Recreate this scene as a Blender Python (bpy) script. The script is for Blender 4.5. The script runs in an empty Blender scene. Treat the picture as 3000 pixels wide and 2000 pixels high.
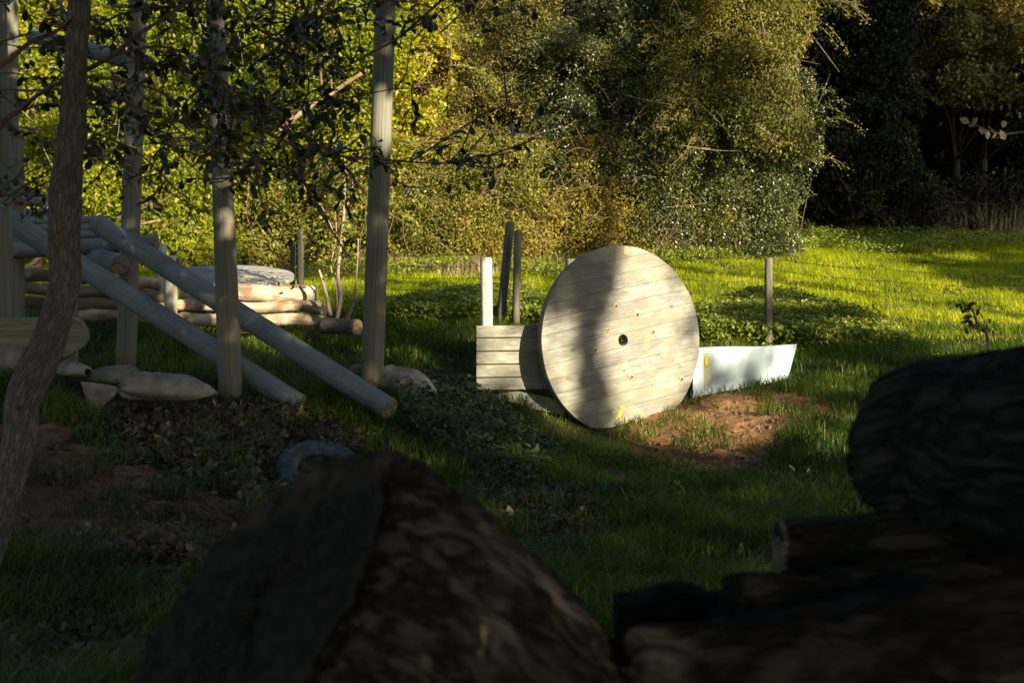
import bpy, bmesh, math, random
import numpy as np
from mathutils import Vector, Matrix
from mathutils.bvhtree import BVHTree
R = math.radians
rs = np.random.RandomState(7)
random.seed(7)
S = bpy.context.scene
C = bpy.data.collections.new('place'); S.collection.children.link(C)

# ------------------------------------------------------------------ camera
CAM = np.array([0, 0, 1.5]); PITCH = R(-2.75); FPX = 4167.0
cd = bpy.data.cameras.new('camera'); cam = bpy.data.objects.new('camera', cd); S.collection.objects.link(cam)
cam.location = CAM; cam.rotation_euler = (R(90) + PITCH, 0, 0)
cd.sensor_width = 36; cd.lens = FPX / 3000 * 36; cd.clip_end = 1000; cd.clip_start = 0.05
cd.dof.use_dof = True; cd.dof.focus_distance = 13.6; cd.dof.aperture_fstop = 4.6
S.camera = cam
# ------------------------------------------------------------------ sky + sun
SUN_EL, SUN_AZ = R(23), R(38)          # azimuth measured from straight behind the camera towards the right
s_h = np.array([math.sin(SUN_AZ), -math.cos(SUN_AZ)])
SUN = np.array([s_h[0]*math.cos(SUN_EL), s_h[1]*math.cos(SUN_EL), math.sin(SUN_EL)])
W = bpy.data.worlds.new('World'); S.world = W; W.use_nodes = True
wn = W.node_tree; bg = wn.nodes['Background']
sky = wn.nodes.new('ShaderNodeTexSky'); sky.sky_type = 'NISHITA'; sky.sun_disc = False
sky.sun_elevation = SUN_EL; sky.sun_rotation = math.atan2(s_h[0], s_h[1]); sky.air_density = 1.0
wn.links.new(sky.outputs[0], bg.inputs[0]); bg.inputs[1].default_value = 0.052
sd = bpy.data.lights.new('sun', 'SUN'); sd.energy = 5.0; sd.angle = R(0.53); sd.color = (1.0, 0.85, 0.60)
so = bpy.data.objects.new('sun', sd); S.collection.objects.link(so)
so.rotation_euler = Vector(SUN).to_track_quat('Z', 'Y').to_euler(); so.location = (20, -25, 15)
S.view_settings.view_transform = 'Standard'; S.view_settings.look = 'None'
S.view_settings.exposure = 1.5; S.view_settings.gamma = 1
S.render.engine = 'CYCLES'; S.cycles.use_denoising = True
S.cycles.max_bounces = 6; S.cycles.diffuse_bounces = 3; S.cycles.transmission_bounces = 3

# ------------------------------------------------------------------ helpers
def at(px, py, Y):
    """world point seen at photograph pixel (px,py) at depth Y"""
    a = (px-1500)/FPX; b = (1000-py)/FPX
    c, s = math.cos(PITCH), math.sin(PITCH)
    d = np.array([a, c - b*s, s + b*c])
    return CAM + d * (Y / d[1])
def pix(P):
    P = np.atleast_2d(P) - CAM
    c, s = math.cos(PITCH), math.sin(PITCH)
    f = P[:, 1]*c + P[:, 2]*s; u = -P[:, 1]*s + P[:, 2]*c
    f = np.where(f < .05, .05, f)
    return 1500 + P[:, 0]/f*FPX, 1000 - u/f*FPX
def _hash(i, j, k, seed):
    h = (i*374761393 + j*668265263 + k*2147483647 + seed*1274126177) & 0xffffffff
    h = ((h ^ (h >> 13)) * 1274126177) & 0xffffffff
    return ((h ^ (h >> 16)) & 0xffff) / 65535.0
def vnoise(P, seed=0):
    P = np.asarray(P, float)
    if P.shape[1] == 2: P = np.c_[P, np.zeros(len(P))]
    i = np.floor(P).astype(np.int64); f = P - i; f = f*f*(3-2*f)
    r = 0
    for dx in (0, 1):
        for dy in (0, 1):
            for dz in (0, 1):
                w = (f[:, 0] if dx else 1-f[:, 0])*(f[:, 1] if dy else 1-f[:, 1])*(f[:, 2] if dz else 1-f[:, 2])
                r = r + w*_hash(i[:, 0]+dx, i[:, 1]+dy, i[:, 2]+dz, seed)
    return r
def fbm(P, seed=0, o=4):
    P = np.asarray(P, float); r = 0; a = .5; t = 0
    for k in range(o):
        r = r + a*vnoise(P*2**k, seed+k*17); t += a; a *= .5
    return r/t
def inpoly(x, y, poly):
    x = np.asarray(x, float); y = np.asarray(y, float); r = np.zeros(x.shape, bool); n = len(poly)
    for k in range(n):
        x0, y0 = poly[k]; x1, y1 = poly[(k+1) % n]
        c = (y0 > y) != (y1 > y)
        with np.errstate(divide='ignore', invalid='ignore'):
            r ^= c & (x < (x1-x0)*(y-y0)/((y1-y0) if y1 != y0 else 1e-9)+x0)
    return r
ORG = {}
def mk(name, V, F, m, parent=None, attrs=None, smooth=True, origin=None, mats=None, midx=None):
    """link one mesh; V world coordinates, F list of index arrays of equal width each"""
    V = np.asarray(V, float)
    if parent is not None: origin = ORG[parent.name]
    elif origin is None: origin = np.zeros(3)
    origin = np.asarray(origin, float)
    me = bpy.data.meshes.new(name)
    F = [np.asarray(f, np.int64) for f in F if len(f)]
    me.vertices.add(len(V)); me.vertices.foreach_set('co', (V-origin).astype(np.float32).ravel())
    tot = np.concatenate([np.full(len(f), f.shape[1]) for f in F]); lv = np.concatenate([f.ravel() for f in F])
    me.loops.add(len(lv)); me.loops.foreach_set('vertex_index', lv.astype(np.int32))
    me.polygons.add(len(tot)); st = np.r_[0, np.cumsum(tot)[:-1]]
    me.polygons.foreach_set('loop_start', st.astype(np.int32)); me.polygons.foreach_set('loop_total', tot.astype(np.int32))
    me.polygons.foreach_set('use_smooth', np.full(len(tot), smooth))
    for ma in (mats or [m]): me.materials.append(ma)
    if midx is not None: me.polygons.foreach_set('material_index', np.asarray(midx, np.int32))
    me.update(calc_edges=True)
    for k, a in (attrs or {}).items():
        a = np.asarray(a, np.float32)
        if a.ndim == 1:
            at_ = me.attributes.new(k, 'FLOAT', 'POINT'); at_.data.foreach_set('value', a)
        else:
            at_ = me.attributes.new(k, 'FLOAT_VECTOR', 'POINT'); at_.data.foreach_set('vector', a.ravel())
    o = bpy.data.objects.new(name, me); C.objects.link(o)
    if parent is not None: o.parent = parent
    else: o.location = origin
    ORG[o.name] = origin
    return o
def tag(o, label=None, cat=None, group=None, kind=None):
    if label: o['label'] = label
    if cat: o['category'] = cat
    if group: o['group'] = group
    if kind: o['kind'] = kind
    return o
def thing(name, label, cat, loc, group=None):
    o = bpy.data.objects.new(name, None); C.objects.link(o); o.location = loc; o.empty_display_size = .1
    ORG[o.name] = np.array(loc, float)
    return tag(o, label, cat, group)
def catmull(P, n):
    P = np.asarray(P, float); Q = np.vstack([2*P[0]-P[1], P, 2*P[-1]-P[-2]]); out = []
    m = len(P)-1
    for t in np.linspace(0, m, n):
        i = min(int(t), m-1); f = t-i; a, b, c, d = Q[i:i+4]
        out.append(.5*((2*b)+(-a+c)*f+(2*a-5*b+4*c-d)*f*f+(-a+3*b-3*c+d)*f**3))
    return np.array(out)
def tube(P, rad, sides=12, n=None, rough=0, rseed=0, caps=True, bark=None, knots=()):
    """returns V, [F4, F3..], gp attr, ang attr ; P path, rad radii"""
    P = np.asarray(P, float); rad = np.full(len(P), float(rad)) if np.isscalar(rad) else np.asarray(rad, float)
    if n:
        t0 = np.linspace(0, 1, len(P)); t = np.linspace(0, 1, n)
        P = catmull(P, n); rad = np.interp(t, t0, rad)
    N = len(P); T = np.gradient(P, axis=0); T /= np.linalg.norm(T, axis=1)[:, None]+1e-9
    up = np.array([0, 0, 1.]) if abs(T[0, 2]) < .9 else np.array([0, 1., 0])
    a = np.cross(T[0], up); a /= np.linalg.norm(a); A = [a]
    for k in range(1, N):
        a = A[-1] - T[k]*np.dot(A[-1], T[k]); A.append(a/np.linalg.norm(a))
    A = np.array(A); B = np.cross(T, A)
    ph = np.linspace(0, 2*np.pi, sides, endpoint=False)
    L = np.r_[0, np.cumsum(np.linalg.norm(np.diff(P, axis=0), axis=1))]
    cp, sp = np.cos(ph), np.sin(ph)
    gp = np.stack([np.outer(rad, cp), np.outer(rad, sp), np.repeat(L[:, None], sides, 1)], -1)
    rr = np.repeat(rad[:, None], sides, 1)
    if rough: rr = rr*(1+rough*2*(fbm((gp*np.array([6, 6, 2.])).reshape(-1, 3)+rseed*3.7, rseed).reshape(N, sides)-.5))
    for kz, ka, ks, kh in knots:
        d = np.sqrt(((gp[..., 2]-kz)/ks)**2+(((ph[None, :]-ka+np.pi) % (2*np.pi)-np.pi)*rr/ks)**2); rr = rr+kh*np.exp(-d*d)
    if bark is not None: rr = rr + bark(gp.reshape(-1, 3), rad[:, None].repeat(sides, 1).ravel()).reshape(N, sides)
    V = P[:, None, :] + rr[..., None]*(A[:, None, :]*cp[None, :, None] + B[:, None, :]*sp[None, :, None])
    i = np.arange(N-1)[:, None]*sides; j = np.arange(sides)[None, :]; j2 = (j+1) % sides
    F4 = np.stack([i+j, i+j2, i+sides+j2, i+sides+j], -1).reshape(-1, 4)
    V = V.reshape(-1, 3); gp = gp.reshape(-1, 3); ang = np.tile(ph, N); F3 = []
    if caps:
        c0, c1 = len(V), len(V)+1
        V = np.vstack([V, P[0], P[-1]]); gp = np.vstack([gp, [0, 0, 0], [0, 0, L[-1]]]); ang = np.r_[ang, 0, 0]
        jj = np.arange(sides); b = (N-1)*sides
        F3 = np.vstack([np.stack([np.full(sides, c0), (jj+1) % sides, jj], -1), np.stack([np.full(sides, c1), b+jj, b+(jj+1) % sides], -1)])
    return V, [F4, F3], gp, ang
def mtube(name, P, rad, m, parent=None, origin=None, **k):
    V, F, gp, ang = tube(P, rad, **k)
    return mk(name, V, F, m, parent, {'gp': gp, 'ang': ang}, origin=origin)
def disc(name, c, nrm, r, m, parent, wob=.03, seed=0, rings=5, sides=28, bulge=0.0):
    """cut end of a log, laid 3 mm proud"""
    nrm = np.array(nrm, float); nrm /= np.linalg.norm(nrm); up = np.array([0, 0, 1.]) if abs(nrm[2]) < .9 else np.array([1., 0, 0])
    a = np.cross(nrm, up); a /= np.linalg.norm(a); b = np.cross(nrm, a); c = np.array(c)+nrm*.003
    ph = np.linspace(0, 2*np.pi, sides, endpoint=False); V = [c]; gp = [[0, 0, 0]]
    for k in range(1, rings+1):
        q = r*k/rings
        for p in ph:
            w = q*(1+wob*math.sin(3*p+seed)*(k/rings)); V.append(c+a*w*math.cos(p)+b*w*math.sin(p)+nrm*(rs.rand()-.5)*bulge); gp.append([w*math.cos(p), w*math.sin(p), 0])
    F3 = [[0, 1+(j+1) % sides, 1+j] for j in range(sides)]; F4 = []
    for k in range(rings-1):
        for j in range(sides):
            o = 1+k*sides; F4.append([o+j, o+(j+1) % sides, o+sides+(j+1) % sides, o+sides+j])
    return mk(name, V, [F4, F3], m, parent, {'gp': gp})
def boxm(c, ax, hs):
    """box verts/faces: centre, 3 axes, half sizes"""
    V = [np.array(c)+sx*hs[0]*ax[0]+sy*hs[1]*ax[1]+sz*hs[2]*ax[2] for sx in (-1, 1) for sy in (-1, 1) for sz in (-1, 1)]
    return np.array(V), np.array([[0, 1, 3, 2], [4, 6, 7, 5], [0, 4, 5, 1], [2, 3, 7, 6], [0, 2, 6, 4], [1, 5, 7, 3]])
class MB:
    def __init__(s): s.V = []; s.F = {3: [], 4: []}; s.n = 0; s.gp = []; s.ang = []; s.rn = []
    def add(s, V, Fs, gp=None, ang=None, rn=0.5):
        V = np.asarray(V, float)
        for f in Fs:
            f = np.asarray(f)
            if len(f): s.F[f.shape[1]].append(f+s.n)
        s.V.append(V); s.n += len(V); s.gp.append(V if gp is None else gp); s.ang.append(np.zeros(len(V)) if ang is None else ang)
        s.rn.append(np.full(len(V), rn) if np.isscalar(rn) else rn)
    def build(s, name, m, parent=None, origin=None, smooth=True):
        return mk(name, np.vstack(s.V), [np.vstack(f) for f in s.F.values() if f], m, parent,
                  {'gp': np.vstack(s.gp), 'ang': np.concatenate(s.ang), 'rnd': np.concatenate(s.rn)}, smooth, origin)
# leaf templates: (verts along x=length, y=width, z=fold), quads
LEAF4 = (np.array([[0, 0, 0], [.5, .28, .06], [1, 0, -.05], [.5, -.28, .06]]), np.array([[0, 3, 2, 1]]))
LEAF6 = (np.array([[0, 0, 0], [.35, .24, .05], [.72, .27, .02], [1, 0, -.10], [.72, -.27, .02], [.35, -.24, .05]]), np.array([[0, 5, 2, 1], [5, 4, 3, 2]]))
LEAF5 = (np.array([[0, 0, 0], [.28, .42, .05], [.42, .18, .03], [.62, .40, .0], [1, 0, -.08], [.62, -.40, .0], [.42, -.18, .03], [.28, -.42, .05]]),
         np.array([[0, 6, 2, 1], [2, 6, 4, 3], [0, 7, 6, 0], [6, 5, 4, 6]])[:2])
LEAFO = (np.array([[0, 0, 0], [.22, .10, .03], [.5, .22, .03], [.8, .25, -.03], [1, 0, -.12], [.8, -.25, -.03], [.5, -.22, .03], [.22, -.10, .03], [.5, 0, -.02], [.8, 0, -.06]]),
         np.array([[0, 7, 1, 1], [7, 6, 8, 1], [1, 8, 2, 2], [6, 5, 9, 8], [8, 9, 3, 2], [5, 4, 9, 9], [9, 4, 3, 3]]))
LEAFO = (np.array([[0, 0, 0], [.25, .11, .03], [.55, .23, .02], [.82, .22, -.04], [1, 0, -.12], [.82, -.22, -.04], [.55, -.23, .02], [.25, -.11, .03]]),
         np.array([[0, 7, 2, 1], [7, 6, 3, 2], [6, 5, 4, 3]]))
def leaves(P, size, D=None, up=None, tmpl=LEAF4, jit=.35, spread=1.0):
    """P Nx3 positions, D Nx3 length directions -> V, F"""
    N = len(P); size = np.full(N, size)*(1+jit*(rs.rand(N)*2-1))
    if D is None: D = rs.normal(size=(N, 3))
    else: D = D+rs.normal(size=(N, 3))*spread*.5
    D = D/np.linalg.norm(D, axis=1)[:, None]
    U = rs.normal(size=(N, 3)) if up is None else up+rs.normal(size=(N, 3))*.45
    Yv = np.cross(U, D); Yv /= np.linalg.norm(Yv, axis=1)[:, None]+1e-9; Z = np.cross(D, Yv)
    T, Q = tmpl; K = len(T)
    V = P[:, None]+size[:, None, None]*(T[None, :, 0, None]*D[:, None]+T[None, :, 1, None]*Yv[:, None]+T[None, :, 2, None]*Z[:, None])
    F = (np.arange(N)[:, None, None]*K+Q[None]).reshape(-1, 4)
    return V.reshape(-1, 3), F, K
def leafobj(name, P, size, m, parent=None, rn=None, origin=None, **k):
    V, F, K = leaves(P, size, **k)
    rn = rs.rand(len(P)) if rn is None else rn
    return mk(name, V, [F], m, parent, {'rnd': np.repeat(rn, K)}, smooth=False, origin=origin)

# ------------------------------------------------------------------ materials
def newmat(name):
    m = bpy.data.materials.new(name); m.use_nodes = True; nt = m.node_tree
    return m, nt, nt.nodes['Principled BSDF'], nt.nodes['Material Output']
def nd(nt, t, **k):
    n = nt.nodes.new(t)
    for a, b in k.items():
        if a[0] == 'i' and a[1:].isdigit(): n.inputs[int(a[1:])].default_value = b
        else: setattr(n, a, b)
    return n
def ramp(nt, fac, stops, interp='LINEAR'):
    r = nt.nodes.new('ShaderNodeValToRGB'); cr = r.color_ramp; cr.interpolation = interp
    while len(cr.elements) < len(stops): cr.elements.new(.5)
    for e, (p, c) in zip(cr.elements, stops):
        e.position = p; e.color = (*c, 1) if len(c) == 3 else c
    nt.links.new(fac, r.inputs[0]); return r.outputs[0]
def coords(nt, src, sc):
    mp = nd(nt, 'ShaderNodeMapping'); mp.inputs['Scale'].default_value = sc
    if src in ('gp', 'pos'):
        a = nd(nt, 'ShaderNodeAttribute', attribute_name='gp') if src == 'gp' else None
        o = a.outputs['Vector'] if a else nd(nt, 'ShaderNodeNewGeometry').outputs['Position']
    else: o = nd(nt, 'ShaderNodeTexCoord').outputs[src]
    nt.links.new(o, mp.inputs[0]); return mp.outputs[0]
def noise(nt, v, scale=1, detail=5, rough=.55, dist=0):
    n = nd(nt, 'ShaderNodeTexNoise'); n.inputs['Scale'].default_value = scale; n.inputs['Detail'].default_value = detail
    n.inputs['Roughness'].default_value = rough; n.inputs['Distortion'].default_value = dist
    nt.links.new(v, n.inputs['Vector']); return n.outputs['Fac']
def mixc(nt, f, a, b, mode='MIX'):
    n = nd(nt, 'ShaderNodeMix', data_type='RGBA', blend_type=mode)
    for k, v in ((0, f), (6, a), (7, b)):
        if hasattr(v, 'links') or hasattr(v, 'is_linked'): nt.links.new(v, n.inputs[k])
        else: n.inputs[k].default_value = v if k == 0 else (*v, 1)
    return n.outputs[2]
def mth(nt, op, a, b=0.5, clamp=False):
    n = nd(nt, 'ShaderNodeMath', operation=op, use_clamp=clamp)
    for k, v in ((0, a), (1, b)):
        if hasattr(v, 'is_linked'): nt.links.new(v, n.inputs[k])
        else: n.inputs[k].default_value = v
    return n.outputs[0]
def bump(nt, bs, h, st=.5, d=.02):
    b = nd(nt, 'ShaderNodeBump'); b.inputs['Strength'].default_value = st; b.inputs['Distance'].default_value = d
    nt.links.new(h, b.inputs['Height']); nt.links.new(b.outputs[0], bs.inputs['Normal'])
def leafmat(name, stops, rough=.5, tr=.35, spec=.4, trc=None):
    m, nt, bs, out = newmat(name)
    a = nd(nt, 'ShaderNodeAttribute', attribute_name='rnd')
    col = ramp(nt, a.outputs['Fac'], stops)
    nt.links.new(col, bs.inputs['Base Color']); bs.inputs['Roughness'].default_value = rough; bs.inputs['Specular IOR Level'].default_value = spec
    t = nd(nt, 'ShaderNodeBsdfTranslucent'); nt.links.new(mixc(nt, 1.0, col, trc or (1.5, 1.5, .5), 'MULTIPLY'), t.inputs[0])
    mx = nd(nt, 'ShaderNodeMixShader'); mx.inputs[0].default_value = tr
    nt.links.new(bs.outputs[0], mx.inputs[1]); nt.links.new(t.outputs[0], mx.inputs[2]); nt.links.new(mx.outputs[0], out.inputs[0])
    return m
def woodmat(name, stops, src='gp', sc=(14, 14, 1.2), rough=.8, bs_=.5, crack=None, blot=None, yel=0.0, fine=True, dark=(.03, .025, .02)):
    m, nt, bs, out = newmat(name)
    v = coords(nt, src, sc); n1 = noise(nt, v, 1, 6, .6, .4)
    col = ramp(nt, n1, stops); h = n1
    if fine:
        n2 = noise(nt, coords(nt, src, tuple(s*3 for s in sc[:2])+(sc[2]*3,)), 1, 3, .6)
        col = mixc(nt, ramp(nt, n2, [(.3, (.45,)*3), (.6, (0,)*3)]), col, dark); h = mth(nt, 'ADD', n1, n2)
    if blot:
        nb = noise(nt, coords(nt, src, (blot[0],)*3), 1, 4, .6); col = mixc(nt, ramp(nt, nb, [(blot[1], (0,)*3), (blot[2], (.85,)*3)]), col, blot[3])
    if yel:
        ny = noise(nt, coords(nt, src, (2.5, 2.5, 1.7)), 1, 2, .5); col = mixc(nt, ramp(nt, ny, [(yel, (0,)*3), (yel+.05, (.8,)*3)]), col, (.42, .33, .02))
    if crack is not None:
        a = nd(nt, 'ShaderNodeAttribute', attribute_name='ang').outputs['Fac']
        w = noise(nt, coords(nt, 'gp', (.2, .2, 2.2)), 1, 3); aa = mth(nt, 'ADD', a, mth(nt, 'MULTIPLY', w, .35))
        f = None
        for c, wd in crack:
            g = mth(nt, 'LESS_THAN', mth(nt, 'ABSOLUTE', mth(nt, 'SUBTRACT', aa, c)), wd); f = g if f is None else mth(nt, 'MAXIMUM', f, g)
        col = mixc(nt, f, col, (.012, .011, .01)); h = mth(nt, 'SUBTRACT', h, mth(nt, 'MULTIPLY', f, 1.5))
    nt.links.new(col, bs.inputs['Base Color']); bs.inputs['Roughness'].default_value = rough; bs.inputs['Specular IOR Level'].default_value = .25
    bump(nt, bs, h, bs_, .012)
    return m
def barkmat(name, dark, mid, lite, sc, lich=None, fur=.45, b=1.0):
    m, nt, bs, out = newmat(name)
    cv = coords(nt, 'gp', tuple(c*.62 for c in sc)); nz = nd(nt, 'ShaderNodeTexNoise'); nz.inputs['Scale'].default_value = 1.7; nz.inputs['Detail'].default_value = 4; nt.links.new(cv, nz.inputs['Vector'])
    wv = nd(nt, 'ShaderNodeVectorMath', operation='MULTIPLY_ADD'); nt.links.new(nz.outputs['Color'], wv.inputs[0]); wv.inputs[1].default_value = (1.8, 1.8, 1.8); nt.links.new(cv, wv.inputs[2])
    vo = nd(nt, 'ShaderNodeTexVoronoi', feature='DISTANCE_TO_EDGE'); vo.inputs['Scale'].default_value = 1; nt.links.new(wv.outputs[0], vo.inputs['Vector'])
    n2 = noise(nt, coords(nt, 'gp', (sc[0]*3.2, sc[1]*3.2, sc[2]*3)), 1, 4, .7); n3 = noise(nt, coords(nt, 'gp', (4, 4, 3)), 1, 3, .6)
    rd = mth(nt, 'MULTIPLY', vo.outputs['Distance'], 3.2, True)
    h = mth(nt, 'ADD', mth(nt, 'MULTIPLY', rd, .75), mth(nt, 'SUBTRACT', mth(nt, 'MULTIPLY', n2, 1.1), .25))
    col = ramp(nt, h, [(.12, dark), (fur, mid), (.95, lite)])
    col = mixc(nt, ramp(nt, n3, [(.4, (0,)*3), (.7, (.6,)*3)]), col, tuple(c*.6 for c in mid))
    if lich: 
        nl = noise(nt, coords(nt, 'gp', (lich[0],)*3), 1, 5, .7); col = mixc(nt, ramp(nt, nl, [(lich[1], (0,)*3), (lich[1]+.07, (.8,)*3)]), col, lich[2])
    nt.links.new(col, bs.inputs['Base Color']); bs.inputs['Roughness'].default_value = .92; bs.inputs['Specular IOR Level'].default_value = .15
    bump(nt, bs, h, b, .02); return m
def ringmat(name, c1, c2, dark=(.03, .02, .015)):
    m, nt, bs, out = newmat(name); v = coords(nt, 'gp', (1, 1, 1))
    L = nd(nt, 'ShaderNodeVectorMath', operation='LENGTH'); nt.links.new(v, L.inputs[0])
    w = mth(nt, 'SINE', mth(nt, 'ADD', mth(nt, 'MULTIPLY', L.outputs['Value'], 520), mth(nt, 'MULTIPLY', noise(nt, coords(nt, 'gp', (14,)*3)), 14)))
    col = mixc(nt, mth(nt, 'ADD', mth(nt, 'MULTIPLY', w, .3), .5), c1, c2)
    col = mixc(nt, ramp(nt, noise(nt, coords(nt, 'gp', (22,)*3), 1, 6, .7), [(.42, (0,)*3), (.65, (.8,)*3)]), col, dark)
    nt.links.new(col, bs.inputs['Base Color']); bs.inputs['Roughness'].default_value = .9; bs.inputs['Specular IOR Level'].default_value = .15
    bump(nt, bs, w, .3, .004); return m

M = {}
M['pole'] = woodmat('treated_pole', [(.25, (.135, .135, .10)), (.5, (.19, .195, .15)), (.75, (.26, .26, .205))], sc=(40, 40, 1.2), crack=[(4.9, .04), (1.9, .015)], bs_=.1, dark=(.11, .115, .09), blot=(2.6, .46, .66, (.19, .15, .10)), yel=.74)
M['pole_blue'] = woodmat('bluish_treated_pole', [(.25, (.16, .185, .175)), (.5, (.205, .24, .23)), (.75, (.255, .29, .28))], sc=(42, 42, 1.1), crack=[(4.6, .025), (1.3, .015), (2.8, .012)], bs_=.1, dark=(.085, .105, .10), blot=(2.2, .48, .70, (.12, .115, .10)), yel=.78)
M['pale_post'] = woodmat('pale_peeled_post', [(.25, (.46, .42, .32)), (.5, (.62, .58, .47)), (.75, (.72, .68, .57))], sc=(18, 18, 1.5), crack=[(4.4, .02)])
M['fence_post'] = woodmat('mossy_fence_post', [(.3, (.08, .08, .05)), (.5, (.14, .14, .10)), (.75, (.24, .22, .17))], sc=(20, 20, 1.5), blot=(2.5, .5, .7, (.16, .15, .03)))
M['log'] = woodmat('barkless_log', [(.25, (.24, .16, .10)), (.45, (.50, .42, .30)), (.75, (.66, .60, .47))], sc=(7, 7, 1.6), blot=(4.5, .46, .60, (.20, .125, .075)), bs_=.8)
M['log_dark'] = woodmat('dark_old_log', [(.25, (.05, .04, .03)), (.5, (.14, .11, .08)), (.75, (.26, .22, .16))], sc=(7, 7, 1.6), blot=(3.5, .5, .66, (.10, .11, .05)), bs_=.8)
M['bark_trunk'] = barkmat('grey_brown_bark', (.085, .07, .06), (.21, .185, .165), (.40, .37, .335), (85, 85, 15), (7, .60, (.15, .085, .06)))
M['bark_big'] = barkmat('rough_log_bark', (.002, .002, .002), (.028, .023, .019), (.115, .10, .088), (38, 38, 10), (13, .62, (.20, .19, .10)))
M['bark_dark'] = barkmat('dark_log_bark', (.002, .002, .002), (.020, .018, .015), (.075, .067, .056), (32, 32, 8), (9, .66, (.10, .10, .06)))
M['bark_black'] = barkmat('near_black_log_bark', (.003, .0025, .002), (.016, .014, .012), (.05, .044, .036), (14, 14, 5), (9, .66, (.05, .05, .03)))  # near-black version of the log bark, for the low log and stub
M['branch'] = woodmat('branch_bark', [(.3, (.07, .05, .04)), (.7, (.20, .15, .11))], sc=(40, 40, 12), fine=False)
M['trunk_dark'] = woodmat('shade_painted_bark', [(.3, (.02, .016, .012)), (.7, (.07, .055, .042))], sc=(20, 20, 6), fine=False)  # shade among the trees put into a darker bark colour
M['twig_pale'] = woodmat('pale_twig_bark', [(.3, (.22, .17, .12)), (.7, (.42, .36, .28))], sc=(30, 30, 12), fine=False)
M['sapling'] = woodmat('sapling_bark', [(.3, (.20, .14, .11)), (.7, (.42, .33, .28))], sc=(30, 30, 8), fine=False)
M['stem_brown'] = woodmat('bramble_stem', [(.3, (.10, .06, .04)), (.7, (.30, .22, .14))], sc=(30, 30, 12), fine=False)
M['end_pale'] = ringmat('pale_cut_end', (.34, .29, .20), (.25, .20, .13))
M['end_log'] = ringmat('log_cut_end', (.38, .30, .20), (.26, .19, .12))
M['end_dark'] = ringmat('near_black_cut_end', (.050, .042, .030), (.016, .013, .010), (.004, .004, .004))  # much darker rings than the other cut ends
M['wire'] = woodmat('rusty_wire', [(.3, (.04, .035, .025)), (.7, (.10, .09, .07))], fine=False)
def flatmat(name, stops, sc=3, rough=.8, b=.3, spec=.3, det=5, src='Object', scv=None):
    m, nt, bs, out = newmat(name); n = noise(nt, coords(nt, src, scv or (sc,)*3), 1, det, .6)
    nt.links.new(ramp(nt, n, stops), bs.inputs['Base Color']); bs.inputs['Roughness'].default_value = rough; bs.inputs['Specular IOR Level'].default_value = spec
    bump(nt, bs, n, b, .01); return m
M['sack'] = flatmat('sackcloth', [(.3, (.13, .115, .085)), (.5, (.26, .235, .18)), (.7, (.38, .355, .28))], 6, .95, 1.0, .1, 8)
M['sack_grey'] = flatmat('grey_sackcloth', [(.3, (.11, .10, .08)), (.7, (.30, .28, .23))], 6, .95, 1.0, .1, 8)
M['stone'] = flatmat('pale_stone', [(.3, (.16, .13, .10)), (.7, (.34, .30, .25))], 9, .8, .5)
M['tyre'] = flatmat('old_rubber', [(.3, (.035, .045, .052)), (.6, (.08, .10, .115)), (.8, (.16, .19, .20))], 14, .85, .6, .2)
M['string'] = flatmat('black_string', [(.3, (.02, .02, .02)), (.7, (.04, .04, .04))], 9)
# leaves
M['lf_yel'] = leafmat('sunny_maple_leaf', [(0, (.10, .14, .010)), (.5, (.21, .25, .014)), (.85, (.34, .33, .02)), (1, (.42, .31, .03))], .45, .40)
M['lf_olive'] = leafmat('olive_shrub_leaf', [(0, (.065, .07, .015)), (.5, (.15, .14, .025)), (.85, (.23, .185, .04)), (1, (.28, .14, .05))], .5, .25)
M['lf_holly'] = leafmat('glossy_holly_leaf', [(0, (.035, .050, .014)), (.6, (.085, .10, .022)), (1, (.16, .15, .03))], .40, .15, .8)
M['lf_bramble'] = leafmat('bramble_leaf', [(0, (.08, .10, .014)), (.5, (.17, .18, .022)), (.85, (.30, .25, .035)), (.95, (.30, .20, .03)), (1, (.25, .08, .03))], .5, .3)
M['lf_ash'] = leafmat('ash_leaf', [(0, (.055, .065, .012)), (.5, (.13, .13, .02)), (.9, (.22, .19, .028)), (1, (.26, .12, .045))], .45, .3)
M['lf_dark'] = leafmat('shade_painted_leaf', [(0, (.010, .014, .006)), (.7, (.022, .028, .008)), (1, (.05, .05, .015))], .6, .10, .2)  # deep shade of the hollow and wood put into the leaf colour
M['lf_fore'] = leafmat('broad_dark_leaf', [(0, (.020, .035, .012)), (.6, (.038, .06, .018)), (.95, (.06, .08, .02)), (1, (.35, .26, .03))], .25, .25, .9)
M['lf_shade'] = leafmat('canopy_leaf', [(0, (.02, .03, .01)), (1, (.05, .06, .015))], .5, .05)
M['lf_nettle'] = leafmat('nettle_leaf', [(0, (.08, .12, .014)), (.6, (.18, .23, .024)), (1, (.29, .31, .035))], .5, .3)
M['lf_ivy'] = leafmat('ivy_leaf', [(0, (.018, .035, .014)), (.7, (.045, .075, .025)), (1, (.09, .13, .05))], .6, .12, .25)
M['lf_dead'] = leafmat('dead_leaf', [(0, (.05, .032, .022)), (.5, (.11, .075, .05)), (.9, (.19, .14, .095)), (1, (.34, .29, .22))], .7, .1, .2, (1, .9, .7))
M['lf_pale'] = leafmat('pale_dry_leaf', [(0, (.35, .28, .20)), (1, (.60, .54, .44))], .6, .3, .2, (1, .95, .8))
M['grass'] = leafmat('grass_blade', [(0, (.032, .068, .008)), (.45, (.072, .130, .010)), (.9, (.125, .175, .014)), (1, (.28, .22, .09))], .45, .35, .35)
M['grass_far'] = leafmat('meadow_blade', [(0, (.22, .28, .012)), (.5, (.37, .44, .015)), (.93, (.47, .50, .02)), (1, (.46, .38, .16))], .5, .5, .25)
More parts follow.
